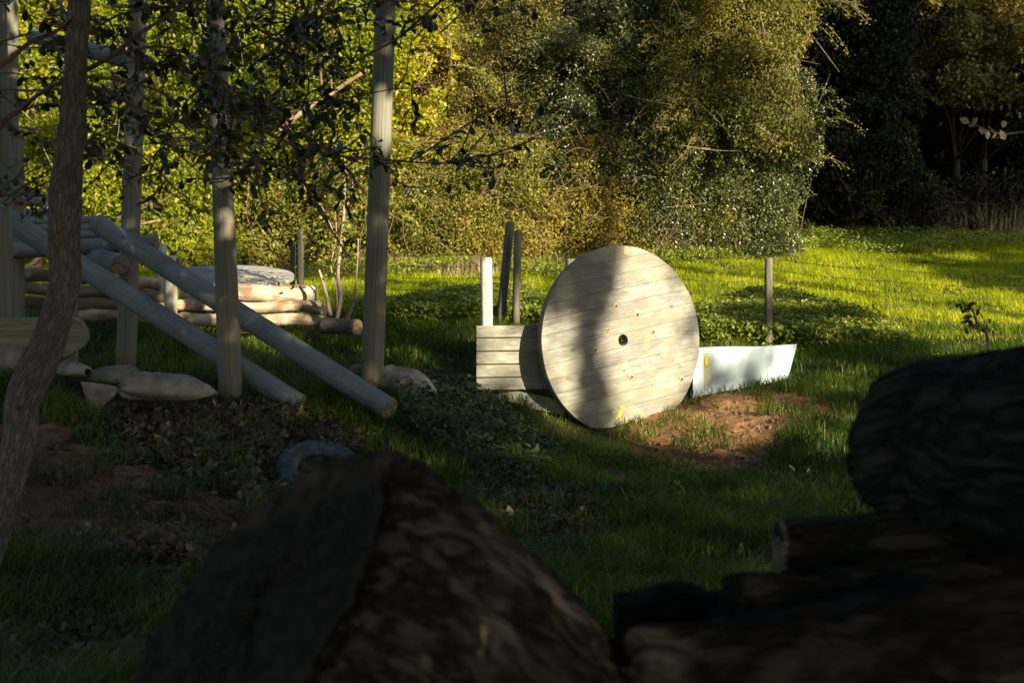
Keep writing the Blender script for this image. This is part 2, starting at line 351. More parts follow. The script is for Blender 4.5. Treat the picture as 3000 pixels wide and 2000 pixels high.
M['straw'] = leafmat('dry_stalk', [(0, (.18, .12, .07)), (.6, (.33, .25, .15)), (1, (.46, .38, .25))], .6, .2, .2, (1, .9, .7))

# ground
def groundmat():
    m, nt, bs, out = newmat('earth_and_turf')
    e = nd(nt, 'ShaderNodeAttribute', attribute_name='earth').outputs['Fac']
    n1 = noise(nt, coords(nt, 'pos', (1.1,)*3), 1, 8, .65); n2 = noise(nt, coords(nt, 'pos', (9,)*3), 1, 6, .65); n3 = noise(nt, coords(nt, 'pos', (45,)*3), 1, 4, .7)
    earth = ramp(nt, n1, [(.3, (.16, .080, .036)), (.5, (.29, .155, .070)), (.7, (.42, .24, .12))])
    earth = mixc(nt, ramp(nt, n2, [(.40, (0,)*3), (.62, (.8,)*3)]), earth, (.085, .05, .028))
    earth = mixc(nt, ramp(nt, n3, [(.62, (0,)*3), (.7, (.6,)*3)]), earth, (.36, .27, .18))
    turf = ramp(nt, n2, [(.3, (.018, .022, .008)), (.7, (.05, .055, .014))])
    f = mth(nt, 'ADD', e, mth(nt, 'MULTIPLY', mth(nt, 'SUBTRACT', n2, .5), .8), True)
    nt.links.new(mixc(nt, ramp(nt, f, [(.38, (0,)*3), (.6, (1,)*3)]), turf, earth), bs.inputs['Base Color'])
    bs.inputs['Roughness'].default_value = .95; bs.inputs['Specular IOR Level'].default_value = .1
    bump(nt, bs, mth(nt, 'ADD', mth(nt, 'MULTIPLY', n2, 2.0), n3), .9, .03); return m
M['ground'] = groundmat()
def drummat(name, base, gain=1.0):
    m, nt, bs, out = newmat(name)
    rn = nd(nt, 'ShaderNodeAttribute', attribute_name='rnd').outputs['Fac']
    comb = nd(nt, 'ShaderNodeCombineXYZ'); nt.links.new(mth(nt, 'MULTIPLY', rn, 31), comb.inputs[2])
    vm = nd(nt, 'ShaderNodeVectorMath', operation='ADD'); nt.links.new(coords(nt, 'gp', (2.2, 26, 1)), vm.inputs[0]); nt.links.new(comb.outputs[0], vm.inputs[1])
    g = noise(nt, vm.outputs[0], 1, 6, .65, .8)
    vm2 = nd(nt, 'ShaderNodeVectorMath', operation='ADD'); nt.links.new(coords(nt, 'gp', (3, 6, 1)), vm2.inputs[0]); nt.links.new(comb.outputs[0], vm2.inputs[1])
    b = noise(nt, vm2.outputs[0], 1, 7, .7)
    col = ramp(nt, g, [(.25, (base[0]*.55, base[1]*.53, base[2]*.48)), (.5, base), (.75, tuple(min(.8, c*1.22) for c in base))])
    col = mixc(nt, ramp(nt, b, [(.42, (0,)*3), (.55, (.85,)*3)]), col, (.20, .205, .185))
    y = noise(nt, coords(nt, 'gp', (5, 5, 5)), 1, 4, .6)
    col = mixc(nt, ramp(nt, y, [(.60, (0,)*3), (.72, (.35,)*3)]), col, (.55, .47, .10))
    fine = noise(nt, coords(nt, 'gp', (7, 130, 1)), 1, 4, .7)
    col = mixc(nt, ramp(nt, fine, [(.36, (.75,)*3), (.5, (0,)*3)]), col, (.12, .10, .075))
    spk = noise(nt, coords(nt, 'gp', (38, 60, 1)), 1, 3, .6); col = mixc(nt, ramp(nt, spk, [(.66, (0,)*3), (.74, (.7,)*3)]), col, (.09, .08, .06))
    wsh = noise(nt, coords(nt, 'gp', (1.6, 2.6, 1)), 1, 4, .6); col = mixc(nt, ramp(nt, wsh, [(.40, (.45,)*3), (.56, (0,)*3)]), col, (.25, .235, .16))
    kn = nd(nt, 'ShaderNodeTexVoronoi'); kn.inputs['Scale'].default_value = 1; nt.links.new(coords(nt, 'gp', (3.1, 5.2, 1)), kn.inputs['Vector'])
    col = mixc(nt, ramp(nt, kn.outputs['Distance'], [(.06, (.8,)*3), (.13, (0,)*3)]), col, (.16, .12, .07))
    nt.links.new(col, bs.inputs['Base Color']); bs.inputs['Roughness'].default_value = .85; bs.inputs['Specular IOR Level'].default_value = .2
    bump(nt, bs, mth(nt, 'ADD', g, fine), .5, .006); return m
M['drum'] = drummat('weathered_pale_boards', (.34, .34, .31))
M['drum_back'] = drummat('weathered_shaded_back_boards', (.13, .11, .06))  # weathered wood, darkened so the rim's shade sits in its colour
M['board'] = drummat('weathered_grey_boards', (.42, .41, .36))
M['knot'] = flatmat('knot_wood', [(.3, (.30, .26, .16)), (.7, (.50, .42, .26))], 30)
M['hole'] = flatmat('bolt_hole_painted_shade', [(.3, (.04, .03, .02)), (.7, (.10, .07, .04))], 30)  # dark plug colour standing for the shade inside a bolt hole
M['yellow'] = flatmat('yellow_spray_paint', [(.3, (.50, .44, .02)), (.7, (.62, .56, .04))], 30, .5)
M['yel_wood'] = flatmat('yellowed_wood', [(.3, (.34, .29, .08)), (.7, (.52, .47, .20))], 8)
M['grey_disc'] = drummat('blue_grey_boards', (.36, .38, .40))

# ------------------------------------------------------------------ terrain
ctrl = [at(*p) for p in [(100,1950,5.2),(600,1900,5.3),(200,1700,6.6),(600,1650,7),(1300,1900,5.2),(1700,1750,6.6),(2300,1750,6.6),(2600,1900,5.5),
 (100,1560,7.6),(450,1500,8.4),(700,1530,8.2),(60,1280,9.6),(250,1350,9.3),(500,1310,9.8),(800,1400,9.7),(850,1270,10.8),
 (470,1200,10.8),(680,1160,11.7),(1140,1235,11.3),(1090,1140,12.4),(370,1088,14),(100,1110,11.6),(200,1080,12.3),
 (1300,1200,12.2),(1300,1350,10.8),(1600,1500,9.2),(1500,1300,11.8),(1550,1190,13.3),(1400,1145,13.8),(1790,1275,13.3),
 (2100,1350,12),(1900,1360,12),(2200,1250,12.9),(2100,1165,13.9),(2300,1120,14.5),(2500,1250,12.7),(2600,1400,10.5),(2500,1600,8.3),(2000,1600,8.3),(1400,1650,8),
 (2700,1055,16),(3000,1070,16),(1000,975,16),(1200,1000,15.5),(700,970,15.9),(400,990,15.6),(0,1000,15),(1400,965,16.5),(2250,1045,16.7),(1750,1010,16),
 (2200,930,19.5),(2500,985,18.2),(1250,900,20),(1500,900,20),(900,800,26),(1500,790,26),(2000,760,27),(2500,700,31),(3000,690,32),(2800,850,23),(3000,950,19.5),(200,800,25)]]
for x in (-6, -3, 0, 3, 6):
    for y, z in ((-3, .75), (0, .72), (1.8, .60), (2.7, .38), (3.7, .14)): ctrl.append(np.array([x, y, z]))
for x, y, z in [(-9,6,.5),(-9,12,.7),(8,6,.1),(9,12,.2),(-12,20,1.1),(14,20,1.0),(-16,30,1.9),(18,32,2.4),(-30,45,3),(0,45,3.2),(30,45,3.2),(-30,10,.8),(30,10,.6),(-30,-15,.8),(0,-15,.8),(30,-15,.8)]:
    ctrl.append(np.array([x, y, z], float))
ctrl = np.array(ctrl)
def _k(r2): return np.where(r2 > 1e-9, .5*r2*np.log(np.maximum(r2, 1e-9)), 0)
_n = len(ctrl); _XY = ctrl[:, :2]; _d2 = ((_XY[:, None]-_XY[None])**2).sum(-1)
_A = np.zeros((_n+3, _n+3)); _A[:_n, :_n] = _k(_d2)+np.eye(_n)*.15; _A[:_n, _n] = 1; _A[:_n, _n+1:] = _XY; _A[_n, :_n] = 1; _A[_n+1:, :_n] = _XY.T
_w = np.linalg.solve(_A, np.r_[ctrl[:, 2], 0, 0, 0])
def gz(x, y):
    x = np.atleast_1d(np.asarray(x, float)).ravel(); y = np.atleast_1d(np.asarray(y, float)).ravel()
    xc = np.clip(x, -30, 30); yc = np.clip(y, -15, 45); out = np.empty(len(x))
    for s in range(0, len(x), 20000):
        q = np.c_[xc[s:s+20000], yc[s:s+20000]]
        out[s:s+20000] = _k(((q[:, None]-_XY[None])**2).sum(-1))@_w[:_n]+_w[_n]+q@_w[_n+1:]
    out += np.maximum(y-45, 0)*.05
    P = np.c_[x, y]
    out += (fbm(P*.9, 3, 3)-.5)*.10 + (fbm(P*5, 5, 3)-.5)*.035
    return out
def g1(x, y): return float(gz(x, y)[0])
E1 = [(90,1215),(180,1260),(300,1330),(420,1350),(560,1400),(720,1470),(800,1530),(700,1590),(430,1600),(250,1600),(0,1620),(0,1230)]
E2 = [(1770,1290),(1900,1200),(2100,1130),(2300,1140),(2400,1170),(2380,1250),(2290,1300),(2270,1370),(2150,1420),(1940,1395),(1810,1350)]
def earthmask(x, y):
    P = np.c_[x, y, gz(x, y)]; u, v = pix(P); u = u+(vnoise(P*3, 4)-.5)*90; v = v+(vnoise(P*3, 8)-.5)*60
    return ((inpoly(u, v, E1) | inpoly(u, v, E2)) & (P[:, 1] > 6) & (P[:, 1] < 15.2)).astype(float)
xs = np.r_[-300, -150, -80, -50, np.linspace(-30, -9, 22), np.linspace(-8.9, 8.9, 240), np.linspace(9, 30, 22), 50, 80, 150, 300]
ys = np.r_[-200, -80, -40, np.linspace(-20, 2, 14), np.linspace(2.2, 20, 240), np.linspace(20.3, 45, 60), 60, 100, 200, 400]
X, Yg = np.meshgrid(xs, ys); X = X.ravel(); Yg = Yg.ravel(); Z = gz(X, Yg)
nx = len(xs); I = (np.arange(len(ys)-1)[:, None]*nx+np.arange(nx-1)[None]).ravel()
GF = np.stack([I, I+1, I+nx+1, I+nx], -1); GV = np.c_[X, Yg, Z]
em = earthmask(X, Yg)
rough_g = em*(fbm(np.c_[X, Yg]*12, 9, 3)-.5)*.09
GV[:, 2] += rough_g
g = mk('ground', GV, [GF], M['ground'], attrs={'earth': em}); tag(g, kind='structure')

# ------------------------------------------------------------------ cable drum
yaw = R(29.5); dt = np.array([math.cos(yaw), math.sin(yaw), 0]); lean = R(3)
dn0 = np.array([math.sin(yaw), -math.cos(yaw), 0]); dn = dn0*math.cos(lean)+np.array([0, 0, 1])*math.sin(lean); du = np.cross(dn, dt)*1.0
if du[2] < 0: du = -du
DC = at(1822, 996, 13.6); DR = .905
a_ = R(9.5); ex = dt*math.cos(a_)+du*math.sin(a_); ey = -dt*math.sin(a_)+du*math.cos(a_)
drum = thing('cable_drum', 'big round pale wooden cable drum end standing on its rim in patchy sun', 'cable drum', (DC[0], DC[1], DC[2]-DR))
def strips(Rr, w, hole, gap, n0, n1, exx, eyy, c, seed):
    mb = MB(); r_ = np.random.RandomState(seed); half = int(math.ceil(Rr/w))
    for k in range(-half, half+1):
        y0 = max((k-.5)*w+gap, -Rr+.004); y1 = min((k+.5)*w-gap, Rr-.004)
        if y1-y0 < .012: continue
        ya = np.linspace(y0, y1, 9); xr = np.sqrt(np.maximum(Rr**2-ya**2, 0))*(1+(r_.rand()-.5)*.004)
        pieces = []
        if k == 0 and hole:
            hh = np.linspace(-np.pi/2, np.pi/2, 12)
            right = [(0, y0)]+[(a, b) for a, b in zip(xr, ya)]+[(0, y1)]+[(hole*math.cos(t), hole*math.sin(t)) for t in hh[::-1]]
            pieces = [right, [(-a, b) for a, b in right][::-1]]
        else: pieces = [[(a, b) for a, b in zip(xr, ya)]+[(-a, b) for a, b in zip(xr[::-1], ya[::-1])]]
        tz = (r_.rand()-.5)*.006; tint = r_.rand()
        for pc in pieces:
            bm = bmesh.new(); vs = [bm.verts.new((a, b, n0+tz)) for a, b in pc]; f = bm.faces.new(vs)
            e = bmesh.ops.extrude_face_region(bm, geom=[f])
            for v in e['geom']:
                if isinstance(v, bmesh.types.BMVert): v.co.z = n1
            bmesh.ops.triangulate(bm, faces=bm.faces[:]); bm.verts.index_update()
            L = np.array([v.co[:] for v in bm.verts]); T = np.array([[v.index for v in q.verts] for q in bm.faces]); bm.free()
            Wd = c+L[:, :1]*exx+L[:, 1:2]*eyy+L[:, 2:]*dn
            mb.add(Wd, [T], gp=L, rn=tint)
    return mb
strips(DR, .1395, .056, .0015, .022, -.022, ex, ey, DC, 3).build('front_boards', M['drum'], drum, smooth=False)
strips(DR*.995, .16, .056, .003, -.026, -.062, -ey, ex, DC, 5).build('backing_boards', M['drum_back'], drum, smooth=False)
def drum_local(px, py):
    d = at(px, py, 10)-CAM; o = DC+dn*.022; t = np.dot(o-CAM, dn)/np.dot(d, dn); return CAM+d*t
for cx, cy, big in ((890,578,1),(1012,628,2),(1102,727,1),(770,832,1),(980,985,1),(842,717,0),(935,948,0),(1295,720,0),(1268,997,1),(950,268,2)):
    p = drum_local(1350+cx*.5102, 600+cy*.5102); r = (.016, .026, .032)[big]
    if cx == 950: V, F, gp, an = tube([p-dn*.004, p+dn*.001], .05, 16); mk('knot', V, F, M['knot'], drum, {'gp': gp}); continue
    V, F, gp, an = tube([p-dn*.01, p+dn*.0035], r, 16); o = mk('bolt_seat', V, F, M['knot'], drum, {'gp': gp})
    q = p+ex*.004-ey*.003; V, F, gp, an = tube([q-dn*.01, q+dn*.006], r*.5, 12); mk('painted_bolt_hole', V, F, M['hole'], o, {'gp': gp})
# yellow spray blob
p = drum_local(1817, 1205); mb = MB(); r_ = np.random.RandomState(2)
for k in range(15):
    q = p+dt*r_.normal()*.03+du*r_.normal()*.028; s = .006+.012*r_.rand()**2; n = 9
    ph = np.linspace(0, 6.28, n, endpoint=False); V = [q+dn*.006]+[q+dn*.0045+(dt*math.cos(t)+du*math.sin(t))*s*(1+.3*r_.rand()) for t in ph]
    mb.add(V, [np.array([[0, 1+j, 1+(j+1) % n] for j in range(n)])])
q = p-du*.005; V, F = boxm(q-du*.04+dn*.004, (dt, du, dn), (.003, .04, .001)); mb.add(V, [F])
mb.build('paint_mark', M['yellow'], drum, smooth=False)

# ------------------------------------------------------------------ board screen left of the drum, loose board, pale post
bs_t = np.array([.995, .07, 0]); bs_t /= np.linalg.norm(bs_t); bs_n = np.array([bs_t[1], -bs_t[0], 0]); up = np.array([0, 0, 1.])
b0 = at(1396, 1142, 13.42); scr = thing('board_screen', 'low grey screen of wide weathered boards with yellowish gaps between drum and thicket', 'wooden panel', b0)
zt = at(1396, 950, 13.42)[2]; hgt = zt-b0[2]
mb = MB(); hh = hgt/5
for k in range(5):
    c = b0+bs_t*.42+bs_n*.03+up*(hh*(k+.5)); tl = (rs.rand()-.5)*.006; ax = (bs_t+up*(.012+tl), up, bs_n)
    L = .42+(.004*rs.rand()); V, F = boxm(c, ax, (L, hh/2-.006-.003*rs.rand(), .013)); gpv = np.c_[(V-c)@ax[0], (V-c)@up, np.zeros(8)]
    mb.add(V, [F], gp=gpv, rn=rs.rand())
mb.build('boards', M['board'], scr, smooth=False)
V, F = boxm(b0+bs_t*.42+bs_n*.008+up*hgt*.5, (bs_t+up*.012, up, bs_n), (.415, hgt*.5-.01, .004)); mk('backing_sheet', V, [F], M['yel_wood'], scr, {'gp': V}, smooth=False)
for x in (.12, .62):
    V, F = boxm(b0+bs_t*x+up*hgt*.5-bs_n*.03, (bs_t, up, bs_n), (.03, hgt*.5-.02, .02)); mk('batten', V, [F], M['board'], scr, {'gp': V, 'rnd': np.full(8, .5)}, smooth=False)
pA, pB = at(1455, 1152, 13.5), at(1655, 1195, 13.35); c = (pA+pB)/2; ax0 = (pB-pA)/np.linalg.norm(pB-pA); n_ = np.array([ax0[1], -ax0[0], 0]); n_ /= np.linalg.norm(n_)
u_ = np.cross(ax0, n_); u_ = -u_ if u_[2] < 0 else u_
V, F = boxm(c, (ax0, u_, n_), (np.linalg.norm(pB-pA)/2, .065, .014)); gpv = np.c_[(V-c)@ax0, (V-c)@u_, np.zeros(8)]
o = mk('loose_board', V, [F], M['board'], attrs={'gp': gpv, 'rnd': np.full(8, .3)}, smooth=False, origin=c)
tag(o, 'single grey board lying tilted in the grass under the board screen', 'board')
pb = at(1428, 1150, 13.5); pt = at(1424, 754, 13.5)
po = thing('short_post', 'pale sunlit round post rising just behind the board screen', 'post', pb)
mtube('post_shaft', [pb-up*.1, (pb+pt)/2, pt-up*.02, pt], [.058, .057, .057, .049], M['pale_post'], po, sides=20, rough=.03)
disc('cut_end', pt, (0, 0, 1), .049, M['end_pale'], po)

# ------------------------------------------------------------------ white panel
pnl_pts = [(2030, 1019, 14.0), (2340, 1009, 14.5), (2308, 1110, 14.5), (2030, 1165, 14.0)]
Q = np.array([at(*p) for p in pnl_pts]); pn = np.cross(Q[1]-Q[0], Q[3]-Q[0]); pn /= np.linalg.norm(pn); pn = pn if pn[1] < 0 else -pn
m, nt, bs, out = newmat('painted_white_panel')
ns = noise(nt, coords(nt, 'Object', (9, 9, 1.6)), 1, 5, .6); col = ramp(nt, ns, [(.25, (.34, .43, .48)), (.5, (.42, .51, .57)), (.8, (.47, .56, .62))])
st = noise(nt, coords(nt, 'Object', (7, 7, .9)), 1, 6, .7); col = mixc(nt, ramp(nt, st, [(.60, (0,)*3), (.74, (.5,)*3)]), col, (.34, .36, .26))
nt.links.new(col, bs.inputs['Base Color']); bs.inputs['Roughness'].default_value = .5; bump(nt, bs, ns, .15, .01); M['white'] = m
nI, nJ = 24, 8; V = []
for side in (0, 1):
    for j in range(nJ+1):
        for i in range(nI+1):
            u, v = i/nI, j/nJ; p = (Q[0]*(1-u)+Q[1]*u)*(1-v)+(Q[3]*(1-u)+Q[2]*u)*v
            V.append(p+pn*(.03*math.sin(u*5)*(1-v)-side*.012)+up*.006*math.sin(u*7))
def gidx(i, j, s): return s*(nI+1)*(nJ+1)+j*(nI+1)+i
F = []
for j in range(nJ):
    for i in range(nI): F += [[gidx(i, j, 0), gidx(i, j+1, 0), gidx(i+1, j+1, 0), gidx(i+1, j, 0)], [gidx(i, j, 1), gidx(i+1, j, 1), gidx(i+1, j+1, 1), gidx(i, j+1, 1)]]
for i in range(nI): F += [[gidx(i, 0, 0), gidx(i+1, 0, 0), gidx(i+1, 0, 1), gidx(i, 0, 1)], [gidx(i, nJ, 0), gidx(i, nJ, 1), gidx(i+1, nJ, 1), gidx(i+1, nJ, 0)]]
for j in range(nJ): F += [[gidx(0, j, 0), gidx(0, j, 1), gidx(0, j+1, 1), gidx(0, j+1, 0)], [gidx(nI, j, 0), gidx(nI, j+1, 0), gidx(nI, j+1, 1), gidx(nI, j, 1)]]
wp = thing('white_panel', 'flat white painted panel with slanted end and yellow spray mark beside the drum', 'panel', (Q[3]+Q[2])/2)
mk('sheet', V, [F], M['white'], wp, smooth=False)
def panel_local(px, py, off=.004):
    d = at(px, py, 10)-CAM; t = np.dot(Q[0]-CAM, pn)/np.dot(d, pn); u = (px-2030)/310.; v = (py-1012)/150.
    return CAM+d*t+pn*(.03*math.sin(u*5)*(1-min(v, 1))+off)
pth = (Q[1]-Q[0])/np.linalg.norm(Q[1]-Q[0]); mb = MB()
def blob(cx, cy, rx, ry, n=16):
    q = panel_local(cx, cy, .006); k = 14.0/FPX
    V = [q]+[q+pth*math.cos(t)*rx*k*(1+.1*rs.rand())+up*math.sin(t)*ry*k*(1+.1*rs.rand()) for t in np.linspace(0, 6.283, n, endpoint=False)]
    mb.add(V, [np.array([[0, 1+j, 1+(j+1) % n] for j in range(n)])])
blob(2068, 1055, 7, 14)
for dx, l in ((-5, 40), (-2, 90), (1, 70), (4, 80)):
    a = panel_local(2068+dx, 1062, .007); b = panel_local(2067+dx, 1062+l, .007); k = 1.0*14/FPX
    mb.add([a-pth*k, a+pth*k, b+pth*k*.7, b-pth*k*.7], [np.array([[0, 1, 2, 3]])])
for k in range(26): blob(2068+rs.normal()*6, 1055+rs.normal()*13, 1.1, 1.1, 6)
mb.build('spray_mark', M['yellow'], wp, smooth=False)

# ------------------------------------------------------------------ wire fence
FP = [(2252, 755, 1045, 17, .048, 0), (1672, 758, 1000, 17, .06, 0), (1484, 650, 965, 16.6, .052, 24), (1515, 675, 965, 16.4, .044, 6),
      (880, 670, 900, 18, .044, 0), (858, 710, 900, 18.2, .034, 0)]
fb = at(2252, 1045, 17); fen = thing('wire_fence', 'rusty wire stock fence on thin grey posts crossing the sunlit meadow', 'fence', fb)
tops = []
for px, t, b, Y, r, ln in FP:
    P0 = at(px-ln*.9 if ln else px, b, Y); P1 = at(px+ln*.45, t, Y); P0[2] = min(P0[2], g1(P0[0], P0[1]))-.1
    o = mtube('post', [P0, (P0+P1)/2, P1-up*.015, P1], [r*1.05, r, r, r*.85], M['fence_post'], fen, sides=16, rough=.05, rseed=int(px))
    disc('cut_end', P1, (0, 0, 1), r*.84, M['end_dark'] if ln else M['end_pale'], o, sides=16, rings=2)
mb = MB()
# runs: list of (px, top y, Y)
run = [(-150, 790, 18.5), (400, 770, 18.3), (880, 752, 18), (1100, 745, 17.6), (1500, 742, 16.5), (1672, 770, 17), (1950, 748, 17.1), (2252, 756, 17), (2600, 790, 17), (3000, 810, 17.1), (3300, 820, 17.2)]
rp = np.array([at(*q) for q in run]); tt = np.linspace(0, len(run)-1, 160); RP = np.stack([np.interp(tt, range(len(run)), rp[:, i]) for i in range(3)], -1)
sg = np.abs(np.sin(tt*np.pi))*.02; hts = [0, .135, .275, .42, .57, .72, .87]
rowp = []
for h in hts:
    L = RP.copy(); L[:, 2] -= h+sg; L[:, 2] += (rs.rand(len(L))-.5)*.008; rowp.append(L)
    V, F, gp, an = tube(L, .0025, 4, caps=False); mb.add(V, F, gp)
sx = RP[:, 0]
for x in np.arange(sx.min(), sx.max(), .155):
    col_ = [np.array([x+(rs.rand()-.5)*.02, np.interp(x, sx, L[:, 1]), np.interp(x, sx, L[:, 2])]) for L in rowp]
    V, F, gp, an = tube(np.array(col_), .0013, 4, caps=False); mb.add(V, F, gp)
    for c in col_[:5]:
        V, F = boxm(c, np.eye(3), (.006, .004, .006)); mb.add(V, [F])
mb.build('wire_netting', M['wire'], fen)

# ------------------------------------------------------------------ timber frame on the left
def pole(name, a, b, r, m, parent, ends=(0, 1), endm='end_pale', rough=.025, seed=0, sides=28, r2=None):
    a = np.array(a); b = np.array(b); d = (b-a)/np.linalg.norm(b-a); L = np.linalg.norm(b-a); r2 = r2 or r
    n = max(6, int(L/.08)); ts = np.r_[0, .012/L, np.linspace(.03, .97, n), 1-.012/L, 1]
    P = [a+(b-a)*t for t in ts]; rr = np.array([r+(r2-r)*t for t in ts]); rr[0] *= .93; rr[-1] *= .93
    V, F, gp, an = tube(P, rr, sides=sides, rough=rough, rseed=seed); gp = gp+np.array([0, 0, seed*3.1])
    o = mk(name, V, F, M[m], parent, {'gp': gp, 'ang': an})
    for e in ends: disc('cut_end', b if e else a, d if e else -d, r*.925, M[endm], o, seed=seed)
    return o
fr0 = at(370, 1088, 14)
fr = thing('timber_frame', 'frame of greenish treated poles with slatted ramp and two long slanting braces', 'timber frame', fr0)
up_ = up
pole('post', at(368, 1100, 14), at(410, -150, 14), .098, 'pole', fr, (), seed=1, r2=.085)
pole('post', at(22, 1000, 12.8), at(-6, -150, 12.8), .068, 'pole', fr, (), seed=2, r2=.06)
pole('post', at(55, 1000, 14.5), at(52, 380, 14.5), .062, 'pole', fr, (), seed=3)
pole('post', at(38, 620, 14.9), at(35, -150, 14.9), .060, 'pole', fr, (), seed=31)
pole('post', at(207, 1085, 12.9), at(205, 850, 12.9), .072, 'pole', fr, (1,), seed=4)
pole('brace', at(285, 655, 13.3), at(1142, 1199, 11.35), .094, 'pole_blue', fr, (0, 1), seed=5, r2=.092)
pole('brace', at(20, 642, 13.3), at(880, 1188, 11.6), .100, 'pole_blue', fr, (0,), seed=6, r2=.092)
pole('beam', at(30, 735, 14.4), at(460, 711, 14.3), .080, 'pole_blue', fr, (0, 1), seed=7)
pole('beam', at(200, 722, 15.2), at(352, 775, 13.75), .095, 'pole_blue', fr, (1,), seed=8)
pole('beam', at(90, 105, 14.6), at(440, 192, 14.2), .075, 'pole_blue', fr, (1,), seed=9, r2=.09)
for i, (x0, y0, x1, y1, rr, Y) in enumerate([(45, 566, 116, 564, 12, 16.6), (40, 592, 150, 590, 11, 16.2), (36, 627, 160, 626, 14, 15.8), (36, 648, 292, 645, 11, 15.4), (36, 670, 300, 667, 10.5, 15.1), (36, 692, 312, 687, 11, 14.8)]):
    pole('ramp_slat', at(x0, y0, Y), at(x1, y1, Y), rr*Y/FPX*1.15, 'pole_blue', fr, (1,), seed=10+i, sides=16)

for (x0, y0, x1, y1, Y, r, r2, lab) in ((678, 1180, 628, -60, 11.7, .100, .074, 'thick grey upright pole rising from the bank between the sandbags and the slanting brace'),
                                        (1088, 1150, 1132, -60, 12.45, .100, .088, 'tall cracked upright pole beside the brace foot, its top sunlit')):
    b = at(x0, y0, Y); t = thing('upright_pole', lab, 'pole', b, 'tall upright poles set in the bank')
    pole('pole_shaft', b-up*.05, at(x1, y1, Y), r, 'pole', t, (), seed=int(x0), r2=r2)
# round-ended board, propping boulder
t = [(-60, 934), (215, 934), (236, 945), (252, 968), (257, 995), (248, 1012), (222, 1028), (185, 1036), (150, 1026), (120, 1008), (-60, 1006)]
Yb = 11.4; bm = bmesh.new(); vs = [bm.verts.new(at(a, b, Yb)) for a, b in t]; f = bm.faces.new(vs); e = bmesh.ops.extrude_face_region(bm, geom=[f])
bmesh.ops.translate(bm, verts=[v for v in e['geom'] if isinstance(v, bmesh.types.BMVert)], vec=(0, .07, .012)); bmesh.ops.triangulate(bm, faces=bm.faces[:]); bm.verts.index_update()
V = np.array([v.co[:] for v in bm.verts]); T = np.array([[v.index for v in q.verts] for q in bm.faces]); bm.free()
M['plank'] = woodmat('greenish_plank', [(.25, (.15, .14, .09)), (.5, (.25, .24, .16)), (.75, (.34, .33, .24))], sc=(1.2, 9, 14), blot=(3.5, .62, .74, (.24, .20, .05)), bs_=.4)
o = mk('round_ended_board', V, [T], M['plank'], attrs={'gp': V}, smooth=False, origin=V.mean(0)); tag(o, 'thick green-brown board with a rounded end lying behind the bark trunk', 'board')

# ------------------------------------------------------------------ log stack, table disc, stubs
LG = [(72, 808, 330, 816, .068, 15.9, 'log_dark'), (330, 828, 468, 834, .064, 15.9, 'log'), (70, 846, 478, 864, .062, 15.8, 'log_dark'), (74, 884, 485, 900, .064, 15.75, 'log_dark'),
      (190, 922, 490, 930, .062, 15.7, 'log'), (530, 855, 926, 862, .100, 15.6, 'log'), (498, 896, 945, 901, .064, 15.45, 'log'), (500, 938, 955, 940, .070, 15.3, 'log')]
LL = ['dark log topmost at the far left of the log wall', 'short log behind the pale stubs in the log wall', 'second dark log down at the left of the log wall', 'third dark mossy log down at the left of the log wall',
      'lowest log in the grass at the left of the log wall', 'thickest knotty log on top of the sunlit log wall', 'thin pale middle log of the sunlit log wall', 'lowest bright log half in the grass of the sunlit log wall']
for i, (x0, y0, x1, y1, r, Y, m) in enumerate(LG):
    a, b = at(x0, y0, Y), at(x1, y1, Y); o = thing('stacked_log', LL[i], 'log', (a+b)/2, 'logs stacked as a low wall')
    mid = [a+(b-a)*t+up*.012*math.sin(9*t+i) for t in np.linspace(0, 1, 24)]
    kn = [(rs.rand()*np.linalg.norm(b-a), rs.rand()*6.28, .05, .022) for _ in range(5)]
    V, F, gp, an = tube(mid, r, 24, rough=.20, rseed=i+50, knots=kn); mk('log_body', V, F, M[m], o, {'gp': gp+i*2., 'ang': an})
    disc('cut_end', b, b-a, r*.93, M['end_log'], o, seed=i); disc('cut_end', a, a-b, r*.93, M['end_log'], o, seed=i+3)
a, b = at(948, 955, 15.0), at(1046, 958, 14.7); o = thing('stacked_log', 'short grey barky log stub at the right end of the log wall under the sapling', 'log', (a+b)/2, 'logs stacked as a low wall')
V, F, gp, an = tube([a+(b-a)*t for t in np.linspace(0, 1, 10)], .088, 24, rough=.15, rseed=77); mk('log_body', V, F, M['bark_trunk'], o, {'gp': gp, 'ang': an}); disc('cut_end', b, b-a, .083, M['end_log'], o)
a, b = at(900, 905, 15.35), at(949, 912, 15.1); o = thing('stacked_log', 'small round log end poking out between the pale logs', 'log', (a+b)/2, 'logs stacked as a low wall')
V, F, gp, an = tube([a+(b-a)*t for t in np.linspace(0, 1, 6)], .045, 16, rough=.08); mk('log_body', V, F, M['log_dark'], o, {'gp': gp, 'ang': an}); disc('cut_end', b, b-a, .042, M['end_log'], o)
for (x, y0, y1, r, Y, lab) in ((476, 935, 714, .060, 16.1, 'taller pale stub post behind the log wall next to the slanting brace'), (502, 940, 748, .068, 15.25, 'short pale peeled stub post in front of the log wall')):
    b = at(x, y0, Y); o = thing('stub_post', lab, 'post', b, 'pale stub posts at the log wall'); p1 = at(x-4, y1, Y)
    mtube('post_shaft', [b-up*.1, (b+p1)/2, p1-up*.015, p1], [r, r, r, r*.85], M['pale_post'], o, sides=18, rough=.04, rseed=int(x)); disc('cut_end', p1, (0, 0, 1), r*.84, M['end_pale'], o)
